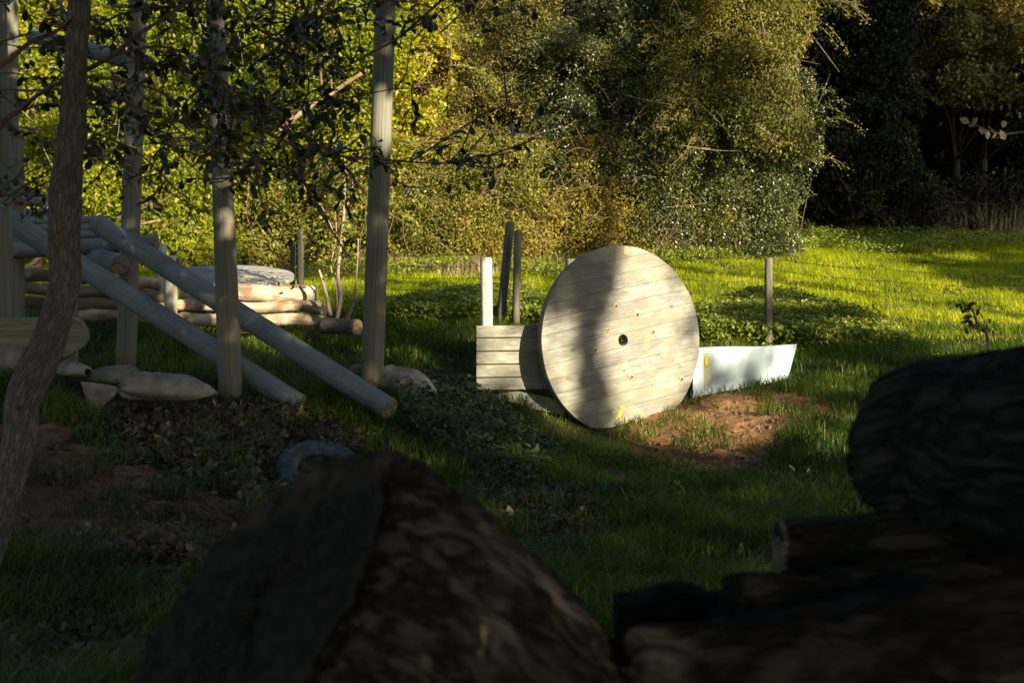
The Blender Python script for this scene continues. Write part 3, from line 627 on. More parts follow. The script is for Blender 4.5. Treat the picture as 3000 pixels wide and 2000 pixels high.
# tilted round table top on the logs
c = at(660, 812, 16.7); tx = np.array([1, .05, -.012]); tx /= np.linalg.norm(tx); ti = R(9); ty = np.array([-.05, math.cos(ti), math.sin(ti)]); ty /= np.linalg.norm(ty); tn = np.cross(tx, ty)
o = thing('drum_end', 'flat round blue-grey drum end lying on top of the log wall', 'cable drum end', c-up*.03)
dn_s, dn = dn, tn; strips(.80, .15, .05, .003, .02, -.02, tx, ty, c, 9).build('boards', M['grey_disc'], o, smooth=False); dn = dn_s
cb = at(660, 850, 16.7); pole('support_block', np.array([c[0], c[1], g1(c[0], c[1])-.05]), c-tn*.03, .22, 'log', o, (), sides=20)

# ------------------------------------------------------------------ sandbags
def sack(name, label, a, b, w, h, m, group='sandbags lying on the bank', tie=None, seed=0, sag=.0, cat='sandbag'):
    """a tied end, b fat end"""
    a, b = np.array(a), np.array(b); d = b-a; L = np.linalg.norm(d); d /= L; sd_ = np.cross(d, up); sd_ /= np.linalg.norm(sd_); u2 = np.cross(sd_, d)
    o = thing(name, label, cat, (a+b)/2-up*h*.5, group)
    N, K = 44, 40; V = []; P = np.linspace(0, 1, N)
    for s in P:
        prof = (np.clip(1-(abs(s-.52)/.52)**2.6, 0, 1))**.55 if tie is None else np.interp(s, [0, .06, .12, .22, .45, .75, .92, 1], [.05, .55, .78, .92, 1.0, .86, .48, .04])
        for j in range(K):
            p = j/K*2*np.pi; cx, cz = math.cos(p), math.sin(p); cz = cz*(1 if cz > 0 else .55); ww = (abs(math.cos(p))**.85)*np.sign(cx)
            V.append(a+d*L*s+sd_*ww*w*prof+u2*cz*h*prof-up*sag*(s-.5)**2)
    V = np.array(V); q = V*1.0
    fold = (fbm(np.c_[(V-a)@d*5, (V-a)@sd_*16, (V-a)@u2*16]+seed, seed, 4)-.5)*.035+(fbm(V*5+seed, seed+3, 3)-.5)*.07-.016*(1-np.abs(2*fbm(np.c_[(V-a)@d*4, (V-a)@sd_*9, (V-a)@u2*9]+seed*2, seed+8, 3)-1))**6
    cen = a+np.outer((V-a)@d, d); nr = V-cen; nl = np.linalg.norm(nr, axis=1)[:, None]+1e-6; V = V+nr/nl*fold[:, None]*np.minimum(nl/.06, 1)
    if tie is not None:   # pleats towards the tie
        s_ = (V-a)@d/L; ang_ = np.arctan2((V-cen)@u2, (V-cen)@sd_); amp = np.clip(1-s_/.45, 0, 1)*.030; V = V+nr/nl*(np.sin(ang_*8+seed+s_*2)*amp)[:, None]
    F = [[i*K+j, i*K+(j+1) % K, (i+1)*K+(j+1) % K, (i+1)*K+j] for i in range(N-1) for j in range(K)]
    mk('sack_body', V, [F], M[m], o)
    if tie is not None:   # flared neck beyond the tie
        tdir, tl, tw = tie; tdir = np.array(tdir, float); tdir /= np.linalg.norm(tdir); sw = np.cross(tdir, np.array([0, -1, .3])); sw /= np.linalg.norm(sw); nn = np.cross(tdir, sw)
        V = []; n1, n2 = 10, 24
        for i in range(n1):
            s = i/(n1-1); wv = .018+tw*s**.8
            for j in range(n2):
                p = j/n2*2*np.pi; V.append(a+tdir*tl*s+sw*math.cos(p)*wv+nn*math.sin(p)*(.018+.010*math.sin(5*p+seed)+.02*s*math.sin(4*math.cos(p)+1)))
        F = [[i*n2+j, i*n2+(j+1) % n2, (i+1)*n2+(j+1) % n2, (i+1)*n2+j] for i in range(n1-1) for j in range(n2)]
        mk('sack_neck', V, [F], M[m], o)
        V, F, gp, an = tube([a-tdir*.01+ (sw*math.cos(t)+nn*math.sin(t))*.028 for t in np.linspace(0, 6.283, 20)], .006, 6); mk('tie_string', V, F, M['string'], o)
    return o
sack('sandbag', 'long full tan sandbag with tied flared neck lying on the bank', at(345, 1140, 10.75), at(640, 1150, 11.0), .19, .14, 'sack', tie=((-.8, -.35, -.22), .24, .12), seed=1)
sack('sandbag', 'crumpled half-empty sandbag behind the long tied one', at(252, 1112, 11.5), at(410, 1100, 11.8), .15, .10, 'sack_grey', seed=2)
sack('sandbag', 'small crumpled pale sandbag end next to the bark trunk', at(160, 1085, 11.5), at(258, 1092, 11.3), .12, .075, 'sack', seed=3)
sack('sandbag', 'small upright rounded bag resting under the round-ended board', at(170, 1048, 11.6), at(218, 1030, 11.6), .09, .06, 'sack_grey', seed=4)
sack('sandbag', 'grey sunken sandbag on the grass right of the cracked pole', at(1080, 1100, 12.7), at(1262, 1160, 12.2), .19, .17, 'sack_grey', seed=5, sag=.1)
sack('boulder', 'large grey-brown lump supporting the board at the left edge', at(-160, 1065, 11.6), at(120, 1065, 11.7), .25, .20, 'stone', group=None, seed=6, cat='rock')
sack('stone', 'small rounded pale stone beside the foot of the cracked pole', at(1022, 1088, 12.6), at(1062, 1090, 12.6), .055, .06, 'stone', group=None, seed=8, cat='rock')

# ------------------------------------------------------------------ tyre
tc = at(935, 1392, 9.75); tn_ = np.array([.15, -.52, .84]); tn_ /= np.linalg.norm(tn_); t1 = np.cross(tn_, [0, 0, 1]); t1 /= np.linalg.norm(t1); t2 = np.cross(tn_, t1)
ty_o = thing('old_tyre', 'worn blue-grey rubber tyre lying on the leaf litter behind the front log', 'tyre', tc-up*.1)
prof = [(.145, -.06), (.155, -.085), (.20, -.098), (.25, -.092), (.272, -.078), (.280, -.05), (.283, 0), (.280, .05), (.272, .078), (.25, .092), (.20, .098), (.155, .085), (.145, .06), (.16, .05), (.235, .06), (.25, 0), (.235, -.06), (.16, -.05)]
K = 180; V = []
for i in range(K):
    p = i/K*2*np.pi
    for j, (r, h) in enumerate(prof):
        if 4 <= j <= 8: r = r+(.010 if (i//2+(j % 2)) % 3 else -.012)
        if j in (3, 9): r = r+(.004 if (i//2) % 3 else -.002)
        V.append(tc+(t1*math.cos(p)+t2*math.sin(p))*r*1.02+tn_*h*1.02)
n = len(prof); F = [[i*n+j, i*n+(j+1) % n, ((i+1) % K)*n+(j+1) % n, ((i+1) % K)*n+j] for i in range(K) for j in range(n)]
mk('tyre_body', V, [F], M['tyre'], ty_o)

# ------------------------------------------------------------------ near log pile (out of focus)
def barkf(seed, amp, fz=5.0, fr_=9.0):
    def f(gp, rad):
        a = np.c_[gp[:, 0]*fr_*2.2, gp[:, 1]*fr_*2.2, gp[:, 2]*fz]+seed
        w = fbm(a, seed, 4); r = 1-np.abs(2*w-1)*2.2; lump = fbm(gp*3+seed, seed+5, 2)-.5
        return amp*(-np.clip(r, 0, 1)+.4)+amp*1.2*lump+amp*.5*(fbm(gp*40, seed+7, 2)-.5)
    return f
def biglog(label, a, b, r, m, seed, amp=.02, r2=None, endm='end_dark', sides=160, n=90, sag=0):
    a, b = np.array(a), np.array(b); r2 = r2 or r; o = thing('big_log', label, 'log', (a+b)/2, 'rough logs piled in the foreground')
    ts = np.linspace(0, 1, n); P = [a+(b-a)*t+up*(sag*math.sin(math.pi*t)) for t in ts]; rr = r+(r2-r)*ts
    P = [p+np.array([0, fbm(np.array([[t*2.5, seed, 0]]), 5, 2)[0]-.5, fbm(np.array([[t*2.5, seed, 9]]), 6, 2)[0]-.5])*r*(.25 if m == 'bark_big' else .9) for p, t in zip(P, ts)]
    dd = np.minimum(ts, 1-ts)*np.linalg.norm(b-a); rr = rr*(.86+.14*np.sqrt(np.clip(dd/.05, 0, 1))) if m != 'bark_big' else rr*(.88+.12*np.sqrt(np.clip(dd/.06, 0, 1)))*(1+.04*np.sin(np.pi*np.clip(ts*1.6, 0, 1)))
    V, F, gp, an = tube(P, rr, sides, rough=.10, rseed=seed, bark=barkf(seed, amp), knots=[(r_k*1.3, r_k*7, r*.3, r*.22) for r_k in np.random.RandomState(seed).rand(4)] if m != 'bark_big' else ()); mk('bark', V, F, M[m], o, {'gp': gp+seed, 'ang': an})
    disc('cut_face', a, a-b, r*(.86 if m == 'bark_big' else .82), M[endm], o, rings=14, sides=80, bulge=.012, wob=.03); disc('cut_face', b, b-a, r2*.80, M[endm], o, rings=6, sides=40, bulge=.01)
    return o
fc = at(752, 1768, 2.05); ax = np.array([.655, .40, -.645]); ax /= np.linalg.norm(ax)
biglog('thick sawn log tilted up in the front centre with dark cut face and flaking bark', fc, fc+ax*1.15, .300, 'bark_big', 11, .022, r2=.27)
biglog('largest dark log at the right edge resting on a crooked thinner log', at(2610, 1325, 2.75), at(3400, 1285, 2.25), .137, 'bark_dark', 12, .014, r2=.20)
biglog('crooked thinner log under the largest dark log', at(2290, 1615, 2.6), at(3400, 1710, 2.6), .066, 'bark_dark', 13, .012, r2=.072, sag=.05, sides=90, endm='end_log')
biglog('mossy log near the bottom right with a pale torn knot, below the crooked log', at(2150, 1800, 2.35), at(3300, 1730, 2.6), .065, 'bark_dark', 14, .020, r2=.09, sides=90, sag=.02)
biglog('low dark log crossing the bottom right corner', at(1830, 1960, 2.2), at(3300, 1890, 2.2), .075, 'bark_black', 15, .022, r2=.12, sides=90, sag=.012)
biglog('dark stub between the tilted log and the right pile', at(1810, 1810, 2.75), at(2230, 1805, 2.75), .058, 'bark_black', 16, .02, sides=70)
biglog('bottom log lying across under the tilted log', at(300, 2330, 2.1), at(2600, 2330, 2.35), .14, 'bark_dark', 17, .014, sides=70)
kp = at(2790, 1770, 2.38); o = thing('bark_splinter', 'pale hanging splinter of torn wood on the log pile', 'splinter', kp)
V, F, gp, an = tube([at(2795, 1720, 2.42), at(2788, 1770, 2.36), at(2782, 1850, 2.36)], [.012, .014, .003], 10, n=12, rough=.3); mk('splinter_body', V, F, M['pale_post'], o, {'gp': gp, 'ang': an})

# ------------------------------------------------------------------ foreground tree
tr0 = at(-30, 1640, 6.5); tree = thing('tree', 'slender leaning grey-brown barked tree at the left edge with dark overhanging leafy boughs', 'tree', tr0)
CL = [(-50, 1690, 34), (-10, 1588, 32), (22, 1444, 42), (57, 1272, 49), (64, 1174, 50), (105, 1085, 57), (143, 996, 51), (176, 885, 46), (192, 818, 47), (187, 728, 48), (188, 667, 48), (193, 550, 48), (209, 383, 38), (223, 170, 33), (234, 0, 32), (245, -260, 30), (262, -700, 26)]
YT = 6.5; P = [at(a, b, YT+(0.0 if b > 0 else 0)) for a, b, w in CL]; rr = [w*YT/FPX for a, b, w in CL]
V, F, gp, an = tube(P, rr, 110, n=300, rough=.08, rseed=21, bark=barkf(21, .006, 9, 16), knots=[(3.2, 4.7, .035, .01), (2.9, 5.4, .03, .015), (2.1, 4.0, .05, .014), (3.6, 3.9, .04, -.012)])
mk('trunk', V, F, M['bark_trunk'], tree, {'gp': gp, 'ang': an})
BR = [([(0-80, 235), (0, 195), (90, 125), (165, 92), (215, 50)], 9, 6.4), ([(235, 215), (320, 168), (400, 105), (470, 60), (560, 0), (640, -60)], 8, 6.5), ([(225, 222), (330, 232), (400, 247), (480, 275), (540, 340), (600, 420)], 5, 6.6),
      ([(225, 250), (300, 262), (350, 285), (400, 315), (480, 345), (560, 365), (640, 390), (760, 470)], 6.5, 6.7), ([(-60, 390), (0, 360), (60, 320), (110, 280), (200, 225)], 11, 6.4), ([(-30, 258), (110, 265), (200, 240)], 4.5, 6.45),
      ([(320, 168), (400, 145), (480, 137), (560, 165), (610, 200), (680, 260), (760, 330), (850, 390), (980, 450)], 4.5, 7), ([(225, 372), (330, 410), (420, 460), (500, 540), (560, 590)], 4, 6.8), ([(-20, 368), (100, 378), (200, 400)], 3, 6.4),
      ([(1330, -30), (1250, 40), (1160, 115), (1070, 165), (1000, 205), (930, 260), (840, 300), (700, 330)], 4.2, 7.3), ([(700, 330), (800, 400), (960, 452), (1150, 470), (1300, 478), (1420, 460), (1530, 440)], 4, 7.4), ([(1200, 475), (1300, 410), (1400, 345), (1480, 310), (1600, 292)], 3, 7.5),
      ([(760, 470), (860, 500), (905, 560), (950, 640), (1000, 720), (1030, 762)], 4.5, 7.8), ([(700, 330), (640, 260), (520, 200), (400, 190)], 4, 7.2), ([(225, 270), (400, 350), (600, 520), (700, 600)], 3.4, 7), ([(600, 180), (760, 120), (900, 60), (1050, 20), (1180, -30)], 3.8, 7.4),
      ([(230, 120), (360, 40), (520, 20), (700, 60), (860, 150)], 4, 7.1), ([(760, 330), (880, 300), (1000, 290), (1150, 262), (1250, 258)], 2.8, 7.5), ([(0, 470), (60, 520), (160, 560), (250, 590)], 3, 6.2), ([(0, 560), (70, 585), (140, 605)], 2.4, 6.2),
      ([(330, 232), (350, 330), (352, 430)], 2.5, 6.8), ([(480, 345), (560, 420), (600, 520), (580, 620), (470, 500)], 2.6, 7), ([(250, 430), (420, 520), (560, 600), (640, 640)], 2.5, 7.2)]
mb = MB(); nodes = []
for pts, r, Y in BR:
    k = len(pts); P = np.array([at(a, b, Y+.12*math.sin(i*1.7+r)) for i, (a, b) in enumerate(pts)]); n = k*7
    V, F, gp, an = tube(P, np.linspace(r, max(1.2, r*.45), k)*Y/FPX, 10, n=n, rough=.10, rseed=int(r*7)); mb.add(V, F, gp, an)
    CP = catmull(P, n)
    for q in CP[::2]: nodes.append(q)
mb.build('boughs', M['branch'], tree)
nodes = np.array(nodes)
mb = MB(); LP = []; LD = []
DENS = [((-60, -60, 300, 430), 60), ((260, -60, 620, 330), 88), ((560, -60, 1000, 330), 122), ((560, 250, 980, 480), 66), ((300, 300, 640, 560), 42), ((980, -60, 1260, 120), 17), ((1080, 380, 1480, 520), 17), ((900, 250, 1260, 330), 6), ((700, 450, 1040, 640), 13), ((1420, 290, 1600, 400), 3), ((-30, 480, 150, 620), 14), ((1180, -80, 1600, 10), 10)]
for (x0, y0, x1, y1), n in DENS:
    for _ in range(n):
        q = at(x0+rs.rand()*(x1-x0), y0+rs.rand()*(y1-y0), 6.6+rs.rand()*2.2)
        qx, qy = pix(q)
        if 170 < qx[0] < 450 and 70 < qy[0] < 215 and rs.rand() < .7: continue
        j = np.argmin(((nodes-q)**2).sum(1)); s = nodes[j]; dv = q-s; L = np.linalg.norm(dv)
        if L > .9: s = q-dv/L*.5
        e = q+rs.normal(size=3)*.04-up*.03; mdp = (s+e)/2+rs.normal(size=3)*.05
        V, F, gp, an = tube(np.array([s, mdp, e]), [.0055, .004, .002], 5, n=7, caps=False); mb.add(V, F, gp, an)
        CP = catmull(np.array([s, mdp, e]), 9); dr = (e-s)/(np.linalg.norm(e-s)+1e-6)
        for k in range(2, 9):
            if rs.rand() < .15: continue
            sd_ = np.cross(dr, rs.normal(size=3)); sd_ /= np.linalg.norm(sd_)+1e-6; LP.append(CP[k]); LD.append(dr*.4+sd_*.8-up*.35)
tag(mb.build('twigs', M['branch'], tree), kind='stuff')
LP, LD = np.array(LP), np.array(LD); leafobj('leaves', LP, .060, M['lf_fore'], tree, D=LD, spread=.5, up=np.array([0, 0, 1.]), tmpl=LEAFO, jit=.4, rn=rs.rand(len(LP)))
# small rose hips / brown leaves twig over the frame
q = np.array([at(50+rs.rand()*90, 565+rs.rand()*70, 6.2) for _ in range(24)]); leafobj('brown_leaves', q, .035, M['lf_dead'], tree, tmpl=LEAF6)

# thin sapling by the log wall
sp0 = at(985, 945, 15.2); sap = thing('sapling', 'thin pinkish multi-stemmed sapling growing from the right end of the log wall', 'tree', sp0)
mb = MB()
for pts, r in (([(985, 945), (998, 870), (990, 800), (1000, 700), (1008, 620), (1010, 480)], 7), ([(968, 925), (952, 850), (935, 790)], 7.5), ([(990, 940), (985, 850), (970, 780), (985, 690), (980, 600)], 3), ([(1020, 935), (1035, 890), (1045, 800), (1050, 700)], 3.5),
               ([(1012, 940), (1030, 900), (1050, 880)], 3), ([(998, 870), (1008, 850), (998, 830)], 3), ([(1010, 620), (1030, 560), (1035, 500)], 3), ([(985, 700), (960, 640), (940, 600)], 2.5)):
    P = np.array([at(a, b, 15.2) for a, b in pts]); V, F, gp, an = tube(P, np.linspace(r, r*.5, len(pts))*15.2/FPX, 8, n=len(pts)*5, rough=.1); mb.add(V, F, gp, an)
mb.build('stems', M['sapling'], sap)
q = np.array([at(960+rs.normal()*50, 680+rs.rand()*160-60, 15.2+rs.normal()*.2) for _ in range(420)]); leafobj('leaves', q, .045, M['lf_bramble'], sap, tmpl=LEAF6)
q = np.array([at(1005+rs.normal()*35, 480+rs.rand()*160, 15.2+rs.normal()*.2) for _ in range(200)]); leafobj('upper_leaves', q, .045, M['lf_bramble'], sap, tmpl=LEAF6)

# dead-leaf twig plant at right, pale-leaf bough top right
b = at(2905, 1030, 9.5); b[2] = g1(b[0], b[1]); o = thing('dry_plant', 'dry weed stem with curled brown leaves behind the largest log', 'plant', b)
mb = MB(); stem = [b, at(2895, 1015, 9.5), at(2865, 960, 9.5), at(2850, 910, 9.5), at(2815, 880, 9.5)]
V, F, gp, an = tube(np.array(stem), [.012, .010, .008, .006, .003], 8, n=30, rough=.1); mb.add(V, F, gp, an); LPp = []
for k in range(16):
    s = at(2815+k*4.5+rs.rand()*8, 882+k*6.5, 9.5); e = s+rs.normal(size=3)*np.array([.07, .05, .05]); V, F, gp, an = tube(np.array([s, e]), .002, 5); mb.add(V, F, gp, an); LPp += [e, (s+e)/2]
mb.build('stem', M['stem_brown'], o); leafobj('dry_leaves', np.array(LPp), .055, M['lf_dead'], o, tmpl=LEAF6)
mb = MB(); b = np.array([3.6, 7.6, 0.]); b[2] = g1(b[0], b[1]); o = thing('hazel_bush', 'reddish bough with a few pale dry leaves reaching in from the right edge', 'tree', b)
V, F, gp, an = tube(np.array([b, b+[.05, 0, 1.2], b+[0, 0, 2.6]]), [.05, .045, .02], 10, n=16, rough=.08); mb.add(V, F, gp, an)
bw = [b+np.array([0, 0, 2.0]), at(3150, 380, 7.6), at(3000, 388, 7.6), at(2930, 392, 7.6), at(2880, 375, 7.6), at(2840, 362, 7.6)]
V, F, gp, an = tube(np.array(bw), [.012, .007, .0055, .004, .003, .002], 8, n=36, rough=.1); mb.add(V, F, gp, an)
V, F, gp, an = tube(np.array([at(2945, 392, 7.6), at(2925, 403, 7.6), at(2905, 410, 7.6)]), .002, 5); mb.add(V, F, gp, an)
mb.build('stems', M['stem_brown'], o)
LPp = np.array([at(x, y, 7.6) for x, y in ((2842, 362), (2835, 368), (2885, 385), (2893, 372), (2878, 395), (2930, 380), (2938, 375), (2905, 405), (2872, 380), (2848, 366))]); leafobj('dry_leaves', LPp, .05, M['lf_pale'], o, tmpl=LEAF6, up=np.array([0, -1, 0.]))

# ------------------------------------------------------------------ background hedge and trees
def crown_pts(x0, x1, z0, z1, Y0, Y1, n_clump, per, rc=(.35, .8), bulge=.8, seed=0):
    r_ = np.random.RandomState(seed+100); out = []
    for _ in range(n_clump):
        a, b, c = r_.rand(3); x = x0+(x1-x0)*a; z = z0+(z1-z0)*b
        ed = (1-abs(2*a-1)**3); Yf = Y0+bulge*(1-ed)+.9*abs(b-.3)*0+(Y1-Y0)*c**1.6
        rr_ = 0
        if b > .75 and r_.rand() < abs(2*a-1)**2: continue
        rr = rc[0]+(rc[1]-rc[0])*r_.rand(); d = r_.normal(size=(per, 3)); d /= np.linalg.norm(d, axis=1)[:, None]
        d[:, 1] = np.where(r_.rand(per) < .6, -abs(d[:, 1]), d[:, 1])
        out.append(np.array([x, Yf, z])+d*rr*np.array([1.15, .8, .85])*(.55+.5*r_.rand(per))[:, None])
    return np.vstack(out)
def bgtree(name, label, px0, px1, pyt, pyb, Y, dep, m, ncl, per, size, seed, tmpl=LEAF6, trunk=True, cat='tree', rc=(.25, .6), stems=0, stemm='stem_brown', drape=0, group='trees and bushes along the meadow edge', bulge_w=.3, sprays=14):
    x0, x1 = at(px0, 800, Y)[0], at(px1, 800, Y)[0]; zt = at(0, pyt, Y)[2]; zb = at(0, pyb, Y)[2]; xc = (x0+x1)/2
    gb = g1(xc, Y+dep*.5); o = thing(name, label, cat, (xc, Y+dep*.5, gb), group)
    P = crown_pts(x0, x1, zb, zt, Y, Y+dep, ncl, per, rc, bulge=.3, seed=seed)
    r0 = np.random.RandomState(seed+500); nw = int(len(P)*.75); wx = r0.uniform(x0-.8, x1+.8, nw); wz = r0.uniform(zb-.5, zt, nw)
    wy = Y+.15+2.0*(fbm(np.c_[wx, wz]*.8+seed, seed+2, 3)-.35)+.95*(vnoise(np.c_[wx, wz]*2.6+seed, seed+3)-.4)+.3*(vnoise(np.c_[wx, wz]*6+seed, seed+4)-.5)+.12*r0.rand(nw)+np.abs((wx-xc)/(x1-x0))**3*3*bulge_w; ok_ = (vnoise(np.c_[wx, wz]*2.3+seed, seed+9) > .27) & (vnoise(np.c_[wx, wz]*1.1+seed, seed+12) > .22)
    P = np.vstack([P, np.c_[wx, wy, wz][ok_]])
    ew = np.abs(P[:, 0]-xc)/((x1-x0)/2+.8); P = P[ew < 1.12-.62*fbm(np.c_[P[:, 0]*.0+(P[:, 0] > xc)*5, P[:, 2]*.95]+seed, seed+21, 4)-.25*np.clip((P[:, 2]-zb)/(zt-zb+1e-6)-.75, 0, 1)-.12*vnoise(P*3, seed+5)]
    low = P[:, 2] < gz(P[:, 0], P[:, 1])+.03; P = P[~low]
    r_ = np.random.RandomState(seed)
    big = fbm(P*.55+seed, seed, 2); rn = np.clip((big-.5)*1.4+(vnoise(P*2.2+seed, seed+6)-.5)*.45+.42+(r_.rand(len(P))-.5)*.5, 0, .93); rn[r_.rand(len(P)) < .025] = 1
    D = None
    if drape: D = np.tile(np.array([0, -.3, -drape]), (len(P), 1))
    leafobj('crown', P, size, M[m], o, tmpl=tmpl, rn=rn, D=D, spread=1.1)
    if sprays:
        Vs = MB(); LPs = []; LDs = []
        front = P[(P[:, 1] < np.percentile(P[:, 1], 35))]
        for k in range(sprays):
            s0 = front[r_.randint(len(front))] if k % 3 else P[np.argsort(P[:, 0])[-1-r_.randint(400)]]
            side = (s0[0]-xc)/(x1-x0)*1.6; d = np.array([side+r_.normal()*.5, -.5, .25+r_.normal()*.3]); d /= np.linalg.norm(d); L = .35+r_.rand()*.75
            pts = [s0+d*L*t+np.array([0, 0, -L*.6*t*t]) for t in (0, .33, .66, 1)]
            V, F, gp, an = tube(np.array(pts), [.008, .006, .004, .002], 4, n=9, caps=False); Vs.add(V, F, gp, an)
            CP = catmull(pts, 22)
            for q in CP[3:]:
                for _ in range(3): LPs.append(q+r_.normal(size=3)*.05); LDs.append(np.array([r_.normal()*.7, -.2, -.7]))
        tag(Vs.build('spray_stems', M[stemm], o), kind='stuff')
        leafobj('sprays', np.array(LPs), size*.85, M[m], o, tmpl=tmpl, D=np.array(LDs), rn=np.clip(.35+.5*r_.rand(len(LPs)), 0, .93))
    mb = MB()
    if trunk:
        for k in range(3):
            bx = xc+r_.normal()*(x1-x0)*.12; by = Y+dep+.5; zb0 = g1(bx, by)
            p = [np.array([bx, by, zb0-.1])]+[np.array([bx+r_.normal()*.13*j, by+r_.normal()*.1*j, zb0+(zt-zb0)*j/4]) for j in range(1, 5)]
            V, F, gp, an = tube(np.array(p), [.10, .09, .07, .05, .02], 9, n=24, rough=.1); mb.add(V, F, gp, an)
            for j in range(7):
                q = p[1+j % 4]; e = np.array([x0+(x1-x0)*r_.rand(), Y+r_.rand()*dep*.4, q[2]+r_.rand()*2.2]); V, F, gp, an = tube(np.array([q, (q+e)/2+up*.25, e]), [.035, .022, .008], 6, n=12, rough=.1); mb.add(V, F, gp, an)
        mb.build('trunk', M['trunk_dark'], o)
    if stems:
        mb = MB()
        for k in range(stems):
            s = P[r_.randint(len(P))]+np.array([0, -.12, 0]); d = r_.normal(size=3)*np.array([1, .3, .8]); d /= np.linalg.norm(d); L = .3+r_.rand()*.9
            V, F, gp, an = tube(np.array([s, s+d*L*.5+r_.normal(size=3)*.06, s+d*L]), [.006, .005, .002], 4, n=6, caps=False); mb.add(V, F, gp, an)
        tag(mb.build('bare_stems', M[stemm], o), kind='stuff')
    return o
HZ = -60
bgtree('maple_tree', 'bright yellow-green tree at the far left behind the frame', -260, 420, HZ-150, 640, 25.5, 2.2, 'lf_yel', 140, 320, .078, 1, tmpl=LEAF5, stems=90, stemm='twig_pale')
bgtree('maple_tree', 'sunlit yellow-leaved tree behind the two upright poles', 400, 1000, HZ-150, 600, 26.5, 2.0, 'lf_yel', 150, 330, .078, 2, tmpl=LEAF5, stems=120, stemm='twig_pale')
bgtree('maple_tree', 'yellowing tree just right of the cracked pole', 930, 1260, HZ-150, 470, 26.5, 1.8, 'lf_yel', 90, 300, .08, 3, tmpl=LEAF5, stems=60, stemm='twig_pale')
bgtree('hedge_bush', 'yellow-green bush at the foot of the left trees', 120, 640, 480, 770, 25.2, 1.6, 'lf_yel', 90, 220, .085, 4, tmpl=LEAF5, trunk=False, cat='bush', rc=(.3, .55), stems=40)
bgtree('hedge_bush', 'low mixed bush with brown stems left of the cracked pole', 560, 1120, 480, 780, 26, 1.6, 'lf_bramble', 95, 230, .075, 5, trunk=False, cat='bush', rc=(.3, .55), stems=160)
bgtree('shrub', 'tall dull olive shrub in the middle of the hedge', 1080, 1650, HZ-150, 450, 27.3, 2.0, 'lf_olive', 230, 430, .052, 6, stems=260)
bgtree('holly_tree', 'tall dark glossy-leaved tree above the cable drum', 1560, 2150, HZ-150, 560, 27.0, 2.0, 'lf_holly', 240, 440, .052, 7, tmpl=LEAF4, stems=25)
bgtree('bramble_thicket', 'broad tangled bramble thicket above the leaning fence posts', 1040, 1640, 390, 790, 26.6, 1.6, 'lf_bramble', 190, 330, .050, 8, trunk=False, cat='thicket', rc=(.3, .6), stems=420)
bgtree('bramble_thicket', 'brown-stemmed thicket with red leaves right behind the drum top', 1600, 2160, 400, 760, 27.0, 1.6, 'lf_bramble', 160, 320, .050, 9, trunk=False, cat='thicket', rc=(.3, .6), stems=380)
bgtree('holly_bush', 'glossy dark bush where the lit hedge ends', 1880, 2360, 180, 770, 26.9, 1.5, 'lf_holly', 190, 360, .055, 10, tmpl=LEAF4, trunk=False, cat='bush', rc=(.3, .6), stems=60)
bgtree('ash_tree', 'ash tree with drooping sunlit sprays at the hedge corner', 1940, 2350, HZ-150, 400, 26.2, 1.8, 'lf_ash', 130, 480, .062, 11, tmpl=LEAF4, rc=(.3, .65), drape=.7, stems=70, stemm='twig_pale', sprays=55, bulge_w=.6)
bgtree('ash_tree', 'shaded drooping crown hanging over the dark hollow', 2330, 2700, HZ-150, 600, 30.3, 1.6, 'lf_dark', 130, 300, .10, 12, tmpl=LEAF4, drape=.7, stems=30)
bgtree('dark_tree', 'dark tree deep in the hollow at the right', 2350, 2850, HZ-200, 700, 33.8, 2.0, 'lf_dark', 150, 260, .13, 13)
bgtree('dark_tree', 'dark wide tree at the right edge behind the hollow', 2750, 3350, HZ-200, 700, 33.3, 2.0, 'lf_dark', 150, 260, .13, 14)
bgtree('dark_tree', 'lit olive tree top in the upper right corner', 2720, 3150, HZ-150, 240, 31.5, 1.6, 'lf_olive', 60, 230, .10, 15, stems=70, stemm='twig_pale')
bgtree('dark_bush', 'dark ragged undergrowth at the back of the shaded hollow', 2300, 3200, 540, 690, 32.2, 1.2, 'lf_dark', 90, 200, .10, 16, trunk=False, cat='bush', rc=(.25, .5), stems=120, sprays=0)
# wood behind
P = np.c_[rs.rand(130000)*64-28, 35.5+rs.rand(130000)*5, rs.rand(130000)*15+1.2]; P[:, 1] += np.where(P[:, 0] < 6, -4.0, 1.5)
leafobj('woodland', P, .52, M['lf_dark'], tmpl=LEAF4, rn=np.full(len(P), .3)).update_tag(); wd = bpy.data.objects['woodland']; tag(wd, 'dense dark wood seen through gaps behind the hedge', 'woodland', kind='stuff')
# fallen pale boughs behind the frame
mb = MB()
for a, b, r in (((470, 645), (360, 665), .030), ((450, 600), (340, 640), .025), ((520, 560), (400, 590), .018), ((70, 800), (160, 720), .05), ((110, 830), (118, 750), .09), ((820, 385), (930, 300), .06), ((940, 300), (1060, 215), .045), ((540, 640), (460, 690), .02), ((930, 60), (950, 330), .022), ((985, 20), (975, 300), .02)):
    p0, p1 = at(*a, 24.6), at(*b, 24.9)
    V, F, gp, an = tube(np.array([p0, (p0+p1)/2+rs.normal(size=3)*.08, p1]), [r, r*.9, r*.7], 10, n=14, rough=.12); mb.add(V, F, gp, an)
o = mb.build('dead_boughs', M['stem_brown'], origin=at(300, 780, 24.8)); tag(o, 'pale fallen and broken boughs tangled in the bushes behind the frame', 'branches', kind='stuff')

